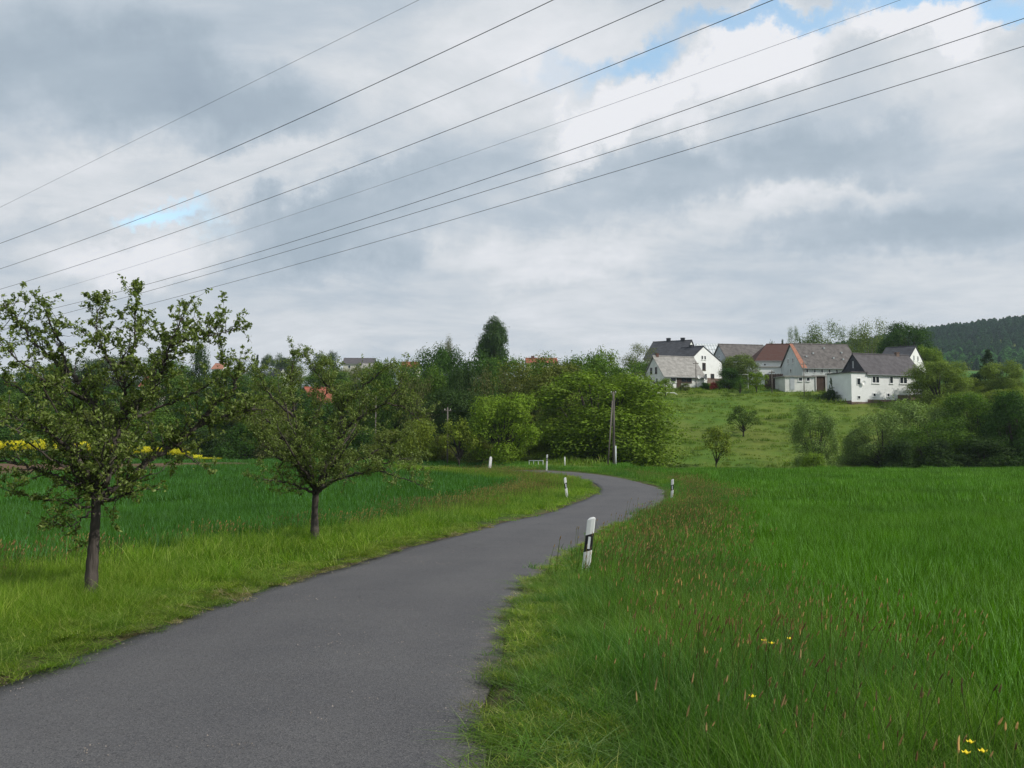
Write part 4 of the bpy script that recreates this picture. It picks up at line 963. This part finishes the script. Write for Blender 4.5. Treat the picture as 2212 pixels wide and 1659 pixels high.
for lab, X0, Y0, d, yaw, X1, X2, Ye, Yr, cn, wl, rf, det in vil:
    hs = House('house', lab, X0, Y0, d, yaw, X1, X2, Ye, Yr, cn, wl, rf, group='houses of the village across the valley', sink=5.0,
               Wset=None if cn == 'R' else 8.0)
    if cn == 'R':
        hs.window('right', hs.W * .36, hs.h0 + .6, .9, 1.3); hs.window('right', hs.W * .62, hs.h0 + .6, .9, 1.3)
    elif det: hs.chimney(hs.L * .22, 1.0, .7, M_brick); hs.chimney(hs.L * .42, .8, 1.0, M_frame)
    else:
        for k in range(3): hs.window('front', hs.L * (.2 + .3 * k), max(.8, hs.h0 - 1.2), 1.0, 1.2)
# ---------------------------------------------------------------- trees of the valley, the village and the farm
DG = (.030, .070, .014); MG = (.058, .110, .018); BG = (.092, .146, .018); LG = (.112, .178, .022); OL = (.085, .105, .026); BR = (.070, .078, .036)
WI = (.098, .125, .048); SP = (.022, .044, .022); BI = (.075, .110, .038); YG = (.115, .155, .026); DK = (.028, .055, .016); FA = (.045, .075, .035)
WI2 = (.125, .185, .070); OL2 = (.112, .160, .036)
T = tree
# the wood left of the meadow
T('big', 1292, 806, 292, 97, BG, 'huge bright green tree bulging over the meadow edge behind the utility pole', rot=.4)
T('round', 1368, 812, 120, 104, BG, 'green tree crown filling the right flank of the wood by the meadow', var=1)
T('big', 1232, 768, 180, 116, MG, 'broad green tree rising behind the huge one, below the long red roof', var=1)
T('tall', 1312, 757, 78, 122, BG, 'slim fresh green tree poking above the wood near the cottage')
T('round', 1345, 785, 90, 118, MG, 'rounded green crown between the slim tree and the cottage')
T('brown', 1130, 778, 150, 120, OL, 'olive brown tree in thin leaf in the middle of the wood')
T('brown', 1065, 792, 110, 112, BR, 'brownish budding tree left of the olive brown one')
T('big', 1180, 786, 160, 112, OL, 'olive green tree behind the lime tree', var=1)
T('big', 1112, 776, 170, 142, MG, 'green tree behind the olive brown one, below the left end of the long red roof', var=1)
T('lime', 1090, 853, 146, 88, LG, 'yellow-green lime tree with short trunk standing alone at the lane', rot=1.0)
T('orchard', 992, 905, 84, 86, YG, 'small yellow-green fruit tree beside the thin pole', rot=2.2)
T('big', 952, 750, 118, 132, DG, 'dark green domed tree highest in the left part of the wood', var=1)
T('round', 1030, 766, 96, 130, DG, 'dark green tree right of the domed one')
T('tall', 1000, 790, 90, 122, DK, 'very dark narrow tree between the domed tree and its neighbour')
T('tower', 1067, 688, 66, 176, (.036, .070, .026), 'tall lone tree towering over the wood against the sky', rot=0.3)
T('birch', 968, 727, 34, 168, (.09, .10, .06), 'thin weeping birch top showing above the domed tree')
T('round', 915, 788, 95, 124, MG, 'mid green tree on the left shoulder of the domed tree', var=1)
T('brown', 905, 812, 90, 108, BR, 'brown-twigged tree in front of the domed tree')
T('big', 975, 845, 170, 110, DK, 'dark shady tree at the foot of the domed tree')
T('big', 850, 782, 110, 126, MG, 'green tree at the left end of the wood below the red skyline roof', var=1)
T('bush', 905, 905, 100, 92, YG, 'yellowish bush at the edge of the field left of the thin pole')
T('bush', 845, 930, 120, 95, OL, 'olive bush half hidden by the second fruit tree', var=1)
T('bush', 955, 940, 60, 94, OL, 'low bush right behind the thin pole')
T('bush', 1040, 945, 70, 93, OL, 'low olive bush left of the lime tree trunk', var=1)
T('bush', 1150, 950, 90, 98, YG, 'yellow-green bush touching the lime tree crown')
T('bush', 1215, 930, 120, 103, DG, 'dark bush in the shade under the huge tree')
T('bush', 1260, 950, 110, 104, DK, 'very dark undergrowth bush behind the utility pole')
T('bush', 1385, 915, 95, 101, BG, 'bright green bush where the wood meets the meadow', var=1)
# slope and garden trees
T('orchard', 1605, 876, 66, 122, (.06, .10, .025), 'small dark orchard tree alone halfway up the meadow slope', Ybase=943, rot=.9)
T('orchard', 1546, 922, 60, 106, YG, 'small yellow-green orchard tree at the foot of the meadow', var=1, Ybase=1005)
T('round', 1600, 765, 76, 158, (.085, .120, .040), 'rounded garden shrub in white blossom left of the red-brown roof', rot=1.3)
T('bush', 1575, 795, 60, 155, DG, 'dark garden bush beside the white goal frame')
T('orchard', 1634, 803, 40, 150, BG, 'bright round garden tree in front of the white lean-to', var=1, Ybase=848)
T('orchard', 1598, 818, 20, 147, MG, 'thin leaning sapling below the white goal frame', Ybase=858)
T('orchard', 1437, 818, 42, 148, BG, 'low round tree in front of the white cottage', var=1, Ybase=853)
T('bush', 1800, 846, 64, 143, DK, 'dark hedge bush at the corner of the annex', name='bush')
T('spruce', 1795, 817, 18, 142, DK, 'dark pointed cypress against the shaded annex wall', Ybase=852, name='cypress')
T('bush', 1541, 826, 18, 155, (.26, .035, .05), 'small red flowering rhododendron bush beside the cottage', name='flowering_bush', cat='bush')
T('bush', 1522, 826, 22, 156, DG, 'green bush left of the red flowering one', cat='bush')
T('bush', 1480, 828, 26, 155, WI, 'pale rose bush in front of the cottage window', cat='bush')
T('birchtop', 1382, 743, 78, 196, OL, 'thin brownish tree left of the tall dark roof')
T('round', 1388, 782, 50, 176, MG, 'green bush tree left of the cottage gable')
T('bush', 1378, 800, 50, 165, DG, 'dark bush below the thin brownish tree')
# skyline behind the farm
T('birchtop', 1775, 696, 92, 232, BI, 'broad loose birch group behind the big barn', var=1)
T('birchtop', 1832, 704, 66, 240, BI, 'airy birch second from the barn end')
T('birchtop', 1882, 692, 84, 216, (.09, .125, .04), 'pale green pointed birch right behind the end of the barn', var=1)
T('big', 1955, 700, 112, 192, DG, 'dense dark green chestnut behind the dark-roofed gabled house', rot=.7)
T('round', 1998, 750, 74, 180, BG, 'bright green tree on the right side of the chestnut', var=1)
T('birchtop', 1714, 706, 36, 262, BI, 'slim tree alone on the skyline above the barn ridge')
T('spruce', 1690, 735, 22, 330, SP, 'low far conifer above the barn ridge', group='far conifers above the barn ridge', name='conifer')
T('spruce', 1728, 732, 22, 330, SP, 'far conifer just right of the slim skyline tree', group='far conifers above the barn ridge', name='conifer')
T('spruce', 1745, 735, 24, 320, SP, 'far conifer touching the broad birch group', group='far conifers above the barn ridge', name='conifer')
T('round', 1905, 725, 60, 250, FA, 'dull green tree in the gap between the pale birch and the chestnut')
T('round', 1655, 742, 40, 300, FA, 'low far trees peeping above the brown barn roof')
# right side thicket
T('big', 2028, 782, 118, 137, OL2, 'olive tree at the right end of the white house', var=1, rot=1)
T('spruce', 2134, 757, 78, 150, SP, 'dark spruce rising from the bright bushes', name='spruce_tree')
T('round', 2165, 782, 80, 144, OL2, 'loose olive tree just right of the dark spruce', var=1)
T('bush', 2092, 815, 70, 145, YG, 'yellow-green bush left of the dark spruce')
T('bush', 2075, 842, 110, 134, OL2, 'bush below the spruce at the top of the thicket', var=1)
T('round', 2180, 838, 110, 128, YG, 'sunlit yellow-green tree at the top right of the thicket')
T('willow', 1760, 872, 92, 103, WI2, 'narrow grey-green willow standing alone in the meadow', rot=2)
T('bush', 1757, 978, 60, 95, LG, 'bright yellow-green bush at the foot of the narrow willow')
T('bush', 1850, 925, 70, 110, WI2, 'loose grey-green bush between willow and thicket', var=1)
T('willow', 1905, 890, 130, 108, WI2, 'grey-green willow at the left end of the thicket', var=1)
T('willow', 1985, 866, 150, 110, WI2, 'broad willow with visible limbs, second from the left in the thicket')
T('willow', 2062, 852, 140, 112, OL2, 'olive willow in the middle of the thicket', var=1)
T('willow', 2020, 905, 150, 100, MG, 'low spreading willow in front of the middle of the thicket')
T('big', 2120, 850, 150, 106, MG, 'leafy green tree in the right half of the thicket', var=1)
T('big', 2195, 848, 130, 98, DG, 'dark tree at the right picture edge of the thicket')
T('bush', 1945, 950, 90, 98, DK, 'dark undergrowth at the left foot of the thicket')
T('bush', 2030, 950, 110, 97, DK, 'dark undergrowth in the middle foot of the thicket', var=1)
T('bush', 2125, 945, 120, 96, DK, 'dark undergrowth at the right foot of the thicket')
T('big', 2290, 840, 150, 102, MG, 'green tree continuing the thicket past the dark edge tree')
T('bush', 2240, 940, 120, 95, DG, 'low dark bush under the edge tree of the thicket', var=1)
T('willow', 2400, 860, 160, 108, OL2, 'outermost willow of the thicket')
# trees on the left, behind the two fruit trees
left = [
 ('round', -30, 800, 110, 160, MG, 'green tree at the outer left behind the red edge roof'), ('round', 40, 806, 90, 150, DG, 'dark green tree left behind the larger fruit tree'),
 ('big', 95, 790, 120, 170, DG, 'dark tree behind the left half of the larger fruit tree'), ('round', 160, 776, 100, 190, DK, 'very dark tree behind the left limbs of the larger fruit tree'),
 ('tall', 205, 778, 60, 240, FA, 'far slim tree showing between the limbs of the larger fruit tree'), ('round', 250, 770, 100, 230, FA, 'distant dull tree behind the top of the larger fruit tree'),
 ('round', 350, 775, 110, 235, MG, 'green tree right of the glimpsed brick red roof'), ('tall', 432, 738, 56, 165, DK, 'tall dark tree at the right edge of the larger fruit tree crown'),
 ('brown', 512, 766, 60, 240, BR, 'brownish rounded tree right of the orange roof'), ('tall', 545, 785, 30, 230, DG, 'narrow dark tree left of the white gabled village house'),
 ('spruce', 556, 768, 26, 260, SP, 'small dark conifer on the village skyline'), ('round', 592, 766, 52, 340, FA, 'bluish far tree above the white gabled village house'),
 ('round', 625, 770, 50, 340, FA, 'second bluish far tree above the white gabled village house'), ('brown', 650, 790, 70, 250, OL, 'olive tree right of the white gabled village house'),
 ('tall', 690, 763, 40, 300, (.035, .062, .035), 'tall dark skyline tree left of the long grey roof'), ('tall', 718, 760, 34, 305, (.035, .062, .035), 'pointed dark skyline tree touching the long grey roof'),
 ('round', 705, 800, 110, 235, MG, 'green tree below the dark skyline pair'), ('round', 765, 795, 90, 250, OL, 'olive tree in front of the long grey-roofed building'),
 ('round', 815, 795, 80, 190, MG, 'green tree below the pale low roof'), ('big', 560, 812, 130, 200, MG, 'wide green tree below the white gabled village house'),
 ('big', 480, 800, 120, 185, DG, 'dark wide tree below the orange village roof'), ('big', 385, 812, 140, 165, MG, 'wide tree between orange and brick red roofs'),
 ('big', 270, 838, 150, 150, DG, 'dark tree below the glimpsed brick red roof'), ('big', 130, 835, 150, 140, MG, 'wide green tree behind the trunk limbs of the larger fruit tree'),
 ('big', 10, 850, 140, 140, MG, 'wide green tree below the red edge roof'), ('big', 640, 842, 130, 150, DG, 'dark tree left of the steep red village roof'),
 ('big', 770, 850, 150, 140, MG, 'wide tree right of the steep red village roof'), ('round', 700, 872, 120, 128, DG, 'rounded dark tree below the steep red village roof'),
 ('big', 560, 865, 150, 128, OL, 'olive tree in the valley between the two fruit trees'), ('big', 450, 860, 150, 130, DG, 'dark valley tree beyond the right limb of the larger fruit tree'),
 ('round', 330, 880, 130, 125, MG, 'valley tree behind the middle of the larger fruit tree'), ('big', 210, 888, 150, 122, OL, 'olive valley tree behind the trunk fork of the larger fruit tree'),
 ('round', 90, 885, 140, 122, DG, 'dark valley tree behind the left low limbs'), ('big', -30, 880, 150, 122, MG, 'outermost valley tree on the left'),
 ('bush', 20, 925, 120, 110, DG, 'dark bush above the left end of the rapeseed'), ('bush', 120, 928, 120, 110, MG, 'green bush above the rapeseed, left of the trunk fork'),
 ('bush', 230, 925, 120, 110, YG, 'yellow-green bush above the rapeseed behind the trunk fork'), ('bush', 330, 930, 120, 109, DG, 'dark bush above the right half of the rapeseed'),
 ('bush', 430, 920, 120, 108, DK, 'very dark bush above the end of the rapeseed'), ('bush', 530, 915, 120, 106, DG, 'dark bush just past the end of the rapeseed'),
 ('bush', 620, 925, 110, 104, BR, 'brownish bush at the field edge left of the second fruit tree trunk'), ('bush', 700, 920, 110, 104, MG, 'green bush behind the fork of the second fruit tree'),
 ('bush', 780, 925, 110, 102, DG, 'dark bush at the field edge right of the second fruit tree fork'),
 ('big', -180, 840, 220, 140, MG, 'wide tree beyond the left picture edge trees')]
for i, (k, X, Yt, w, d, c, lab) in enumerate(left): T(k, X, Yt, w, d, c, lab, var=i, cat='bush' if k == 'bush' else 'tree')

# wooded hill: conifers and broadleaf crowns, too many and too far to tell apart
M_hill = leafmat('hill_tree', (.030, .072, .034), trans=.1, var=.5, spec=.05, instancer=True)
for s in range(3):
    r = np.random.default_rng(200 + s); V = []; nrm = []
    n = 260; u = r.random(n); a = r.uniform(0, 6.28, n)
    rad = (.5 * (1 - u) ** .8 + .03) if s else .45 * np.sqrt(np.clip(1 - (2 * u - .9) ** 2, .05, 1)); C = np.stack([np.cos(a) * rad * .55, np.sin(a) * rad * .55, .12 + .86 * u], 1)
    V, F, Tt = leaves_np(C, np.c_[np.cos(a), np.sin(a), np.full(n, .5)] + r.normal(0, .5, (n, 3)), .13, r, .9)
    source('hilltrees', f'hill_tree_{s}', (V, F, Tt), M_hill)
r = np.random.default_rng(77); n = 26000
X = r.uniform(180, 1500, n); Y = r.uniform(520, 1500, n); t = X / Y
k = (t > .20) & (t < 1.1) & (base_h(X, Y) > 44 + EYE) | ((t > .24) & (t < 1.1) & (Y > 600)); X, Y = X[k], Y[k]
front_ = (Y > 545 + 30 * np.sin(X / 40)); X, Y = X[front_], Y[front_]; n = len(X)
hh = r.uniform(7, 11, n); ww = hh * r.uniform(.8, 1.2, n)
f = np.clip(fld(X, Y, .012, 2.0) + r.normal(0, .25, n), 0, 1)[:, None]
low = (base_h(X, Y) < 60)[:, None]
ti = np.array((.7, .85, .9)) * (1 - f) + np.array((1.3, 1.5, 1.0)) * f; ti = np.where(low & (f > .3), np.array((2.0, 2.3, 1.2)) * (.8 + .4 * r.random((n, 1))), ti)
scatter('hill_forest', 'hilltrees', np.c_[X, Y, base_h(X, Y) - .6], rots(n, r, .02), np.c_[ww, ww, hh], ti, 'dark mixed forest covering the far hill', 'forest')

# ---------------------------------------------------------------- overhead cables
M_cable = simple('cable_metal', (.035, .037, .04), .6, .2, .5, metal=.3)
cdir = Vector((-0.778, 0.628, 0)); cn = Vector((0.628, 0.778, 0))
wires = [  # lateral distance, thickness, three photo points, label
 (52, .016, (0, 448), (470, 215), (905, 0), 'topmost thin cable crossing the upper left corner of the sky'),
 (50, .030, (0, 526), (600, 277), (1195, 0), 'second overhead cable from the top'),
 (56, .030, (0, 581), (720, 306), (1435, 0), 'third overhead cable from the top'),
 (62, .030, (0, 625), (840, 331), (1670, 0), 'fourth overhead cable, lowest of the upper set'),
 (66, .014, (20, 655), (980, 345), (1945, 0), 'faint thin cable between the upper and the lower set'),
 (68, .030, (0, 692), (1060, 383), (2140, 0), 'highest thick cable of the lower set'),
 (73, .030, (0, 712), (1100, 397), (2212, 40), 'middle thick cable of the lower set'),
 (78, .030, (0, 735), (1106, 437), (2212, 100), 'lowest overhead cable of all'),
]
for dist, rad, a, b_, c_, lab in wires:
    S = []; Zs = []
    for (X, Y) in (a, b_, c_):
        tx, tz = tan_xy(X, Y); y = dist / (cn.x * tx + cn.y); x = tx * y
        S.append(cdir.x * x + cdir.y * y); Zs.append(tz * y + EYE)
    co = np.polyfit(S, Zs, 2)
    ss = np.linspace(min(S) - 60, max(S) + 60, 90)
    pts = []
    for s_ in ss:
        q = cn * dist + cdir * s_; pts.append(Vector((q.x, q.y, float(np.polyval(co, s_)))))
    o = MB().tube(pts, rad, 5).build('overhead_cable', M_cable); tag(o, lab, 'cable', 'overhead power cables')

# ---------------------------------------------------------------- delineator posts
M_post = simple('post_plastic', (.78, .79, .79), .45, .06, 6.0, second=(.66, .67, .66)); M_black = simple('black_band', (.018, .018, .02), .5, .2, 5.0)
M_refl = simple('white_reflector', (.72, .74, .76), .2, .05, 30.0)
def ramp_poly(z0a, z1a): pass
def delineator(p, yaw, tilt, label, bands=1, H=1.02, lean=0.0):
    """hollow plastic post, rounded triangular section, slanted black band with reflector"""
    root = empty('delineator_post', p, yaw); root.rotation_euler = (lean, tilt, yaw); tag(root, label, 'road post', 'delineator posts along the lane')
    W = .12; D = .10
    sec = [(-.060, -.012), (-.050, -.028), (0, -.034), (.050, -.028), (.060, -.012), (.052, .03), (.016, .085), (-.016, .085), (-.052, .03)]
    def slab(z0, z1, sl0, sl1, grow, mat, name, top=False):
        mb = MB(); n = len(sec); v = []
        for x, y in sec: v.append((x * grow, y * grow, z0 + sl0 * (x)))
        for x, y in sec: v.append((x * grow, y * grow, z1 + sl1 * (x)))
        f = [tuple(range(n))[::-1]] + [(i, (i + 1) % n, n + (i + 1) % n, n + i) for i in range(n)]
        if top:
            for x, y in sec: v.append((x * .55, y * .55, z1 + sl1 * x * .6 + .022))
            f += [(n + i, n + (i + 1) % n, 2 * n + (i + 1) % n, 2 * n + i) for i in range(n)] + [tuple(2 * n + i for i in range(n))]
        else: f.append(tuple(n + i for i in range(n)))
        mb.add(v, f); return mb.build(name, mat, root)
    k = .42
    slab(-.25, H - .52, 0, k, 1, M_post, 'post_foot'); slab(H - .52, H - .27, k, k, 1.012, M_black, 'black_band'); slab(H - .27, H - .045, k, k * .9, 1, M_post, 'post_head', True)
    q = MB(); q.box(-.018 + .004, .018 + .004, -.043, -.0345, H - .485, H - .305); q.build('reflector', M_refl, root)
    return root
p = gp(1262, 1252); p.z = gz(p.x, p.y)
top = at(1279, 1112, p.y); delineator(Vector((p.x, p.y, top.z - 1.03)), math.radians(-6), math.radians(6.5), 'nearest black and white delineator post, leaning slightly by the right verge')
def post_at(X, Yt, d, yaw, tilt, label, **kw):
    q = at(X, Yt, d); return delineator(Vector((q.x, q.y, q.z - 1.03)), math.radians(yaw), math.radians(tilt), label, **kw)
post_at(1451, 1034, 41.0, -14, 2, 'delineator post on the outside of the bend, right of the road')
post_at(1225, 1030, 41.5, 6, -6, 'delineator post leaning left on the inside of the bend')
post_at(1181, 981, 69.0, -8, 2, 'far delineator post just before the low white railing')
q = at(1220, 988, 78); M_wp = M_post
def slim_post(X, Yt, Yb, d, rad, label, mat, name='marker_post', cat='post', cap=True):
    a = at(X, Yt, d); g = gz(a.x, a.y); root = empty(name, (a.x, a.y, g)); tag(root, label, cat)
    h = a.z - g; mb = MB(); mb.tube([(0, 0, -.3), (0, 0, h * .5), (0, 0, h)], [rad, rad, rad * .95], 10); mb.build('shaft', mat, root, True)
    c = MB(); c.tube([(0, 0, h + .002), (0, 0, h + .03), (0, 0, h + .05)], [rad * 1.08, rad * 1.0, rad * .4], 10); c.build('cap', mat, root, True); return root
slim_post(1220, 988, 1001, 78, .05, 'thin white marker post beyond the far delineator post', M_post)
# white rounded stone marker
a = at(1058, 986, 74); g = gz(a.x, a.y); mb = MB()
sec = [(-.10, 0), (.10, 0), (.10, .80), (.07, .93), (0, .97), (-.07, .93), (-.10, .80)]
mb.prism(sec, -.09, .09, 'y'); o = mb.build('marker_stone', simple('white_painted_stone', (.72, .72, .70), .7, .1, 4.0)); o.location = (a.x, a.y, a.z - .97); o.rotation_euler = (0, .1, .2)
tag(o, 'white rounded marker stone in the grass left of the railing', 'marker stone')
# low white railing
a = at(1143, 995, 84); b_ = at(1173, 995, 80); root = empty('railing', (a.x, a.y, gz(a.x, a.y))); tag(root, 'low white bridge railing behind the far delineator post', 'railing')
M_rail = simple('white_railing_paint', (.70, .72, .72), .5, .08, 5.0)
v = b_ - a; L_ = Vector((v.x, v.y, v.z)); zt = a.z - gz(a.x, a.y)
q = MB(); q.tube([(0, 0, zt), tuple(Vector((0, 0, zt)) + L_)], .035, 8); q.build('top_rail', M_rail, root)
for k in range(4):
    u = k / 3; x, y = L_.x * u, L_.y * u; zz = zt + L_.z * u; gg = gz(a.x + x, a.y + y) - gz(a.x, a.y)
    q = MB(); q.tube([(x, y, gg - .3), (x, y, zz - .036)], .025, 8); q.build('post', M_rail, root)

# ---------------------------------------------------------------- utility poles
M_pole = simple('pole_wood', (.130, .112, .098), .9, .3, 3.0, streak=True, second=(.20, .18, .16)); M_pipe = simple('cable_pipe', (.62, .66, .68), .45, .08, 4.0)
M_ins = simple('insulator', (.55, .55, .52), .3, .1, 20)
a = at(1325, 846, 80); g = gz(a.x, a.y); h = a.z - g
root = empty('utility_pole', (a.x, a.y, g)); tag(root, 'wooden utility pole with slanting brace in front of the huge green tree', 'utility pole')
MB().tube([(0, 0, -.6), (.01, 0, h * .5), (0, 0, h)], [.115, .10, .085], 12).build('pole', M_pole, root, True)
f_ = at(1312, 1002, 80) ; MB().tube([(f_.x - a.x, -.1, -.4), (-.10, -.05, h * .88)], [.075, .055], 10).build('brace', M_pole, root, True)
pp = at(1330, 963, 79.8); MB().tube([(pp.x - a.x, -.2, -.3), (pp.x - a.x, -.2, pp.z - g)], .055, 8).build('cable_pipe', M_pipe, root, True)
MB().tube([(pp.x - a.x, -.2, pp.z - g + .002), (.1, -.14, pp.z - g + .4), (.11, -.12, h * .92)], .018, 5).build('riser_cable', M_cable, root)
for k, sx_ in enumerate((-1, 1)):
    q = MB(); q.tube([(sx_ * .09, 0, h - .25), (sx_ * .2, 0, h - .22), (sx_ * .2, 0, h - .1)], .014, 5); q.build('hook', M_gutter, root)
    q = MB(); q.tube([(sx_ * .2, 0, h - .098), (sx_ * .2, 0, h - .06), (sx_ * .2, 0, h + .02), (sx_ * .2, 0, h + .04)], [.03, .045, .04, .015], 8); q.build('insulator', M_ins, root)
poleA = Vector((a.x, a.y, a.z - .05))
a = at(967, 880, 88); g = gz(a.x, a.y); h = a.z - g
root = empty('utility_pole', (a.x, a.y, g)); tag(root, 'thin wooden pole in front of the dark wood beside the small fruit tree', 'utility pole')
MB().tube([(0, 0, -.6), (-.01, 0, h * .5), (0, 0, h)], [.085, .075, .065], 10).build('pole', M_pole, root, True)
MB().box(-.35, .35, -.05, .05, h - .35, h - .25).build('crossarm', M_pole, root)
for sx_ in (-.28, .28): MB().tube([(sx_, 0, h - .248), (sx_, 0, h - .2), (sx_, 0, h - .12)], [.03, .045, .02], 8).build('insulator', M_ins, root)
poleB = Vector((a.x, a.y, a.z - .15))
def hang(p, q, sag, rad, label, n=24):
    pts = [p.lerp(q, k / n) - Vector((0, 0, sag * 4 * (k / n) * (1 - k / n))) for k in range(n + 1)]
    o = MB().tube(pts, rad, 4).build('service_wire', M_cable); tag(o, label, 'wire')
hang(poleB, poleA, 1.1, .014, 'thin wire sagging from the thin pole to the braced pole')
def wood_pole(X, Yt, d, label, lamp=False):
    a = at(X, Yt, d); g = gz(a.x, a.y); h = a.z - g; root = empty('street_lamp' if lamp else 'utility_pole', (a.x, a.y, g)); tag(root, label, 'street lamp' if lamp else 'utility pole')
    MB().tube([(0, 0, -.5), (0, 0, h)], [.09, .065], 8).build('pole', M_pole, root, True)
    if lamp:
        MB().tube([(0, 0, h - .5), (-.25, 0, h - .1), (-.9, 0, h + .02)], .03, 6).build('arm', M_pole, root)
        MB().tube([(-.80, 0, h), (-.9, 0, h + .02), (-1.3, 0, h + .02), (-1.4, 0, h)], [.04, .12, .13, .04], 8).build('lamp_head', M_post, root, True)
    else:
        MB().box(-.5, .5, -.05, .05, h - .4, h - .28).build('crossarm', M_pole, root)
        for sx_ in (-.4, 0, .4): MB().tube([(sx_, 0, h - .278), (sx_, 0, h - .15)], [.04, .03], 6).build('insulator', M_ins, root)
wood_pole(812, 853, 108, 'street lamp with white head above the right limbs of the second fruit tree', True)
wood_pole(1633, 812 - 15, 152, 'wooden pole beside the bright round garden tree'); wood_pole(1667, 800, 150, 'wooden pole in front of the white lean-to')
wood_pole(1736, 782, 146, 'wooden pole at the corner of the big barn and the annex')
wood_pole(1503, 781, 157, 'dark pole at the right edge of the grey cottage roof')
# garden things: goal frame, fence, garden arch
a = at(1567, 826, 156); b_ = at(1616, 826, 156); gd = gz(a.x, a.y); w_ = b_.x - a.x; hh_ = at(1567, 809, 156).z - gd
root = empty('goal_frame', (a.x, a.y, gd)); tag(root, 'white goal frame in the garden under the blossoming shrub', 'goal')
for x in (0, w_): q = MB(); q.tube([(x, 0, -.1), (x, 0, hh_ - .06)], .06, 8); q.build('upright', M_frame, root)
q = MB(); q.tube([(-.05, 0, hh_), (w_ + .05, 0, hh_)], .06, 8); q.build('crossbar', M_frame, root)
for x in (0, w_): q = MB(); q.tube([(x, .06, hh_ - .1), (x, 1.6, .05)], .03, 6); q.build('stay', M_frame, root)
a = at(1652, 834, 156); b_ = at(1692, 834, 155); n_ = 22; root = empty('board_fence', (a.x, a.y, a.z - .3)); tag(root, 'dark brown board fence between the round garden tree and the annex', 'fence')
bd = None
for k in range(n_):
    u = (b_ - a) * (k / n_); w_ = (b_ - a).length / n_ * .93
    if bd is None:
        q = MB(); q.box(0, w_, -.02, .02, -.3, 2.4); bd = q.build('board', M_darkwood, root); o = bd
    else: o = bd.copy(); COL.objects.link(o); o.parent = root
    o.location = (u.x, u.y + (.015 if k % 2 else 0), .04 * math.sin(k * 2.1)); 
for z in (.4, 1.9): q = MB(); q.tube([(0, .06, z), tuple(Vector((0, .06, z)) + (b_ - a))], .04, 4); q.build('rail', M_darkwood, root)
# white garden swing/arch left of the round tree
a = at(1404, 850, 150); root = empty('garden_rail', (a.x, a.y, gz(a.x, a.y))); tag(root, 'curved white garden rail in front of the small shed', 'garden rail')
q = MB(); q.tube([(0, 0, .1), (.5, 0, .75), (1.4, 0, .85), (2.8, 0, .9), (4.2, 0, .85), (4.7, 0, .45), (4.8, 0, 0)], .07, 8); q.build('rail', M_frame, root, True)
for x in (1.2, 2.8): q = MB(); q.tube([(x, 0, -.1), (x, 0, .8)], .05, 6); q.build('post', M_frame, root)

# ---------------------------------------------------------------- buttercups in the verge
M_petal = simple('buttercup_petal', (.75, .60, .02), .4, .1, 20.0); M_stem = simple('flower_stem', (.06, .12, .02), .7, .2, 10)
def buttercup(p, h, label, s=1.0):
    root = empty('buttercup', p); tag(root, label, 'flower', 'buttercups in the verge')
    MB().tube([(0, 0, -.02), (.01, 0, h * .5), (.02, .005, h)], [.0016, .0014, .0012], 5, False).build('stem', M_stem, root)
    q = MB(); c = Vector((.02, .005, h))
    for k in range(5):
        a = k * 1.2566; d = Vector((math.cos(a), math.sin(a), 0)); e_ = Vector((-math.sin(a), math.cos(a), 0)); R_ = .013 * s
        q.add([c, c + d * R_ * .7 + e_ * R_ * .5 + Vector((0, 0, .35 * R_)), c + d * R_ * 1.15 + Vector((0, 0, .8 * R_)), c + d * R_ * .7 - e_ * R_ * .5 + Vector((0, 0, .35 * R_))], [(0, 1, 2, 3)])
    q.build('petals', M_petal, root)
    q = MB(); q.tube([c, c + Vector((0, 0, .004)), c + Vector((0, 0, .007))], [.004, .0035, .001], 6); q.build('flower_centre', M_petal, root)
fl = [(1644, 1386, .42, 'buttercup left of the close pair beside the wheat edge'), (1660, 1392, .42, 'buttercup right of the close pair beside the wheat edge'), (1617, 1508, .36, 'single buttercup low in the right verge'),
      (2088, 1607, .34, 'buttercup highest in the bottom right corner group'), (2078, 1630, .34, 'buttercup lowest in the bottom right corner group'), (2114, 1627, .34, 'buttercup at the right side of the bottom corner group'), (1700, 1382, .4, 'small buttercup further toward the wheat')]
for X, Y, h, lab in fl:
    d = 3.0
    while d < 12:
        p = at(X, Y, d)
        if p.z - gz(p.x, p.y) < h: break
        d += .02
    buttercup(Vector((p.x, p.y, p.z - h)), h, lab, 1.25)

# ---------------------------------------------------------------- the air: thin even haze over the whole valley
mb = MB(); mb.box(-1300, 1900, -80, 1950, -12, 240)
hm = bpy.data.materials.new('thin_air'); hm.use_nodes = True; hn = hm.node_tree; hn.nodes.clear()
ho = hn.nodes.new('ShaderNodeOutputMaterial'); hv = hn.nodes.new('ShaderNodeVolumePrincipled')
hv.inputs['Color'].default_value = (.72, .86, 1.0, 1); hv.inputs['Density'].default_value = 0.00013; hv.inputs['Anisotropy'].default_value = 0.2
hn.links.new(hv.outputs[0], ho.inputs['Volume'])
hz_ = mb.build('haze', hm); tag(hz_, kind='stuff')
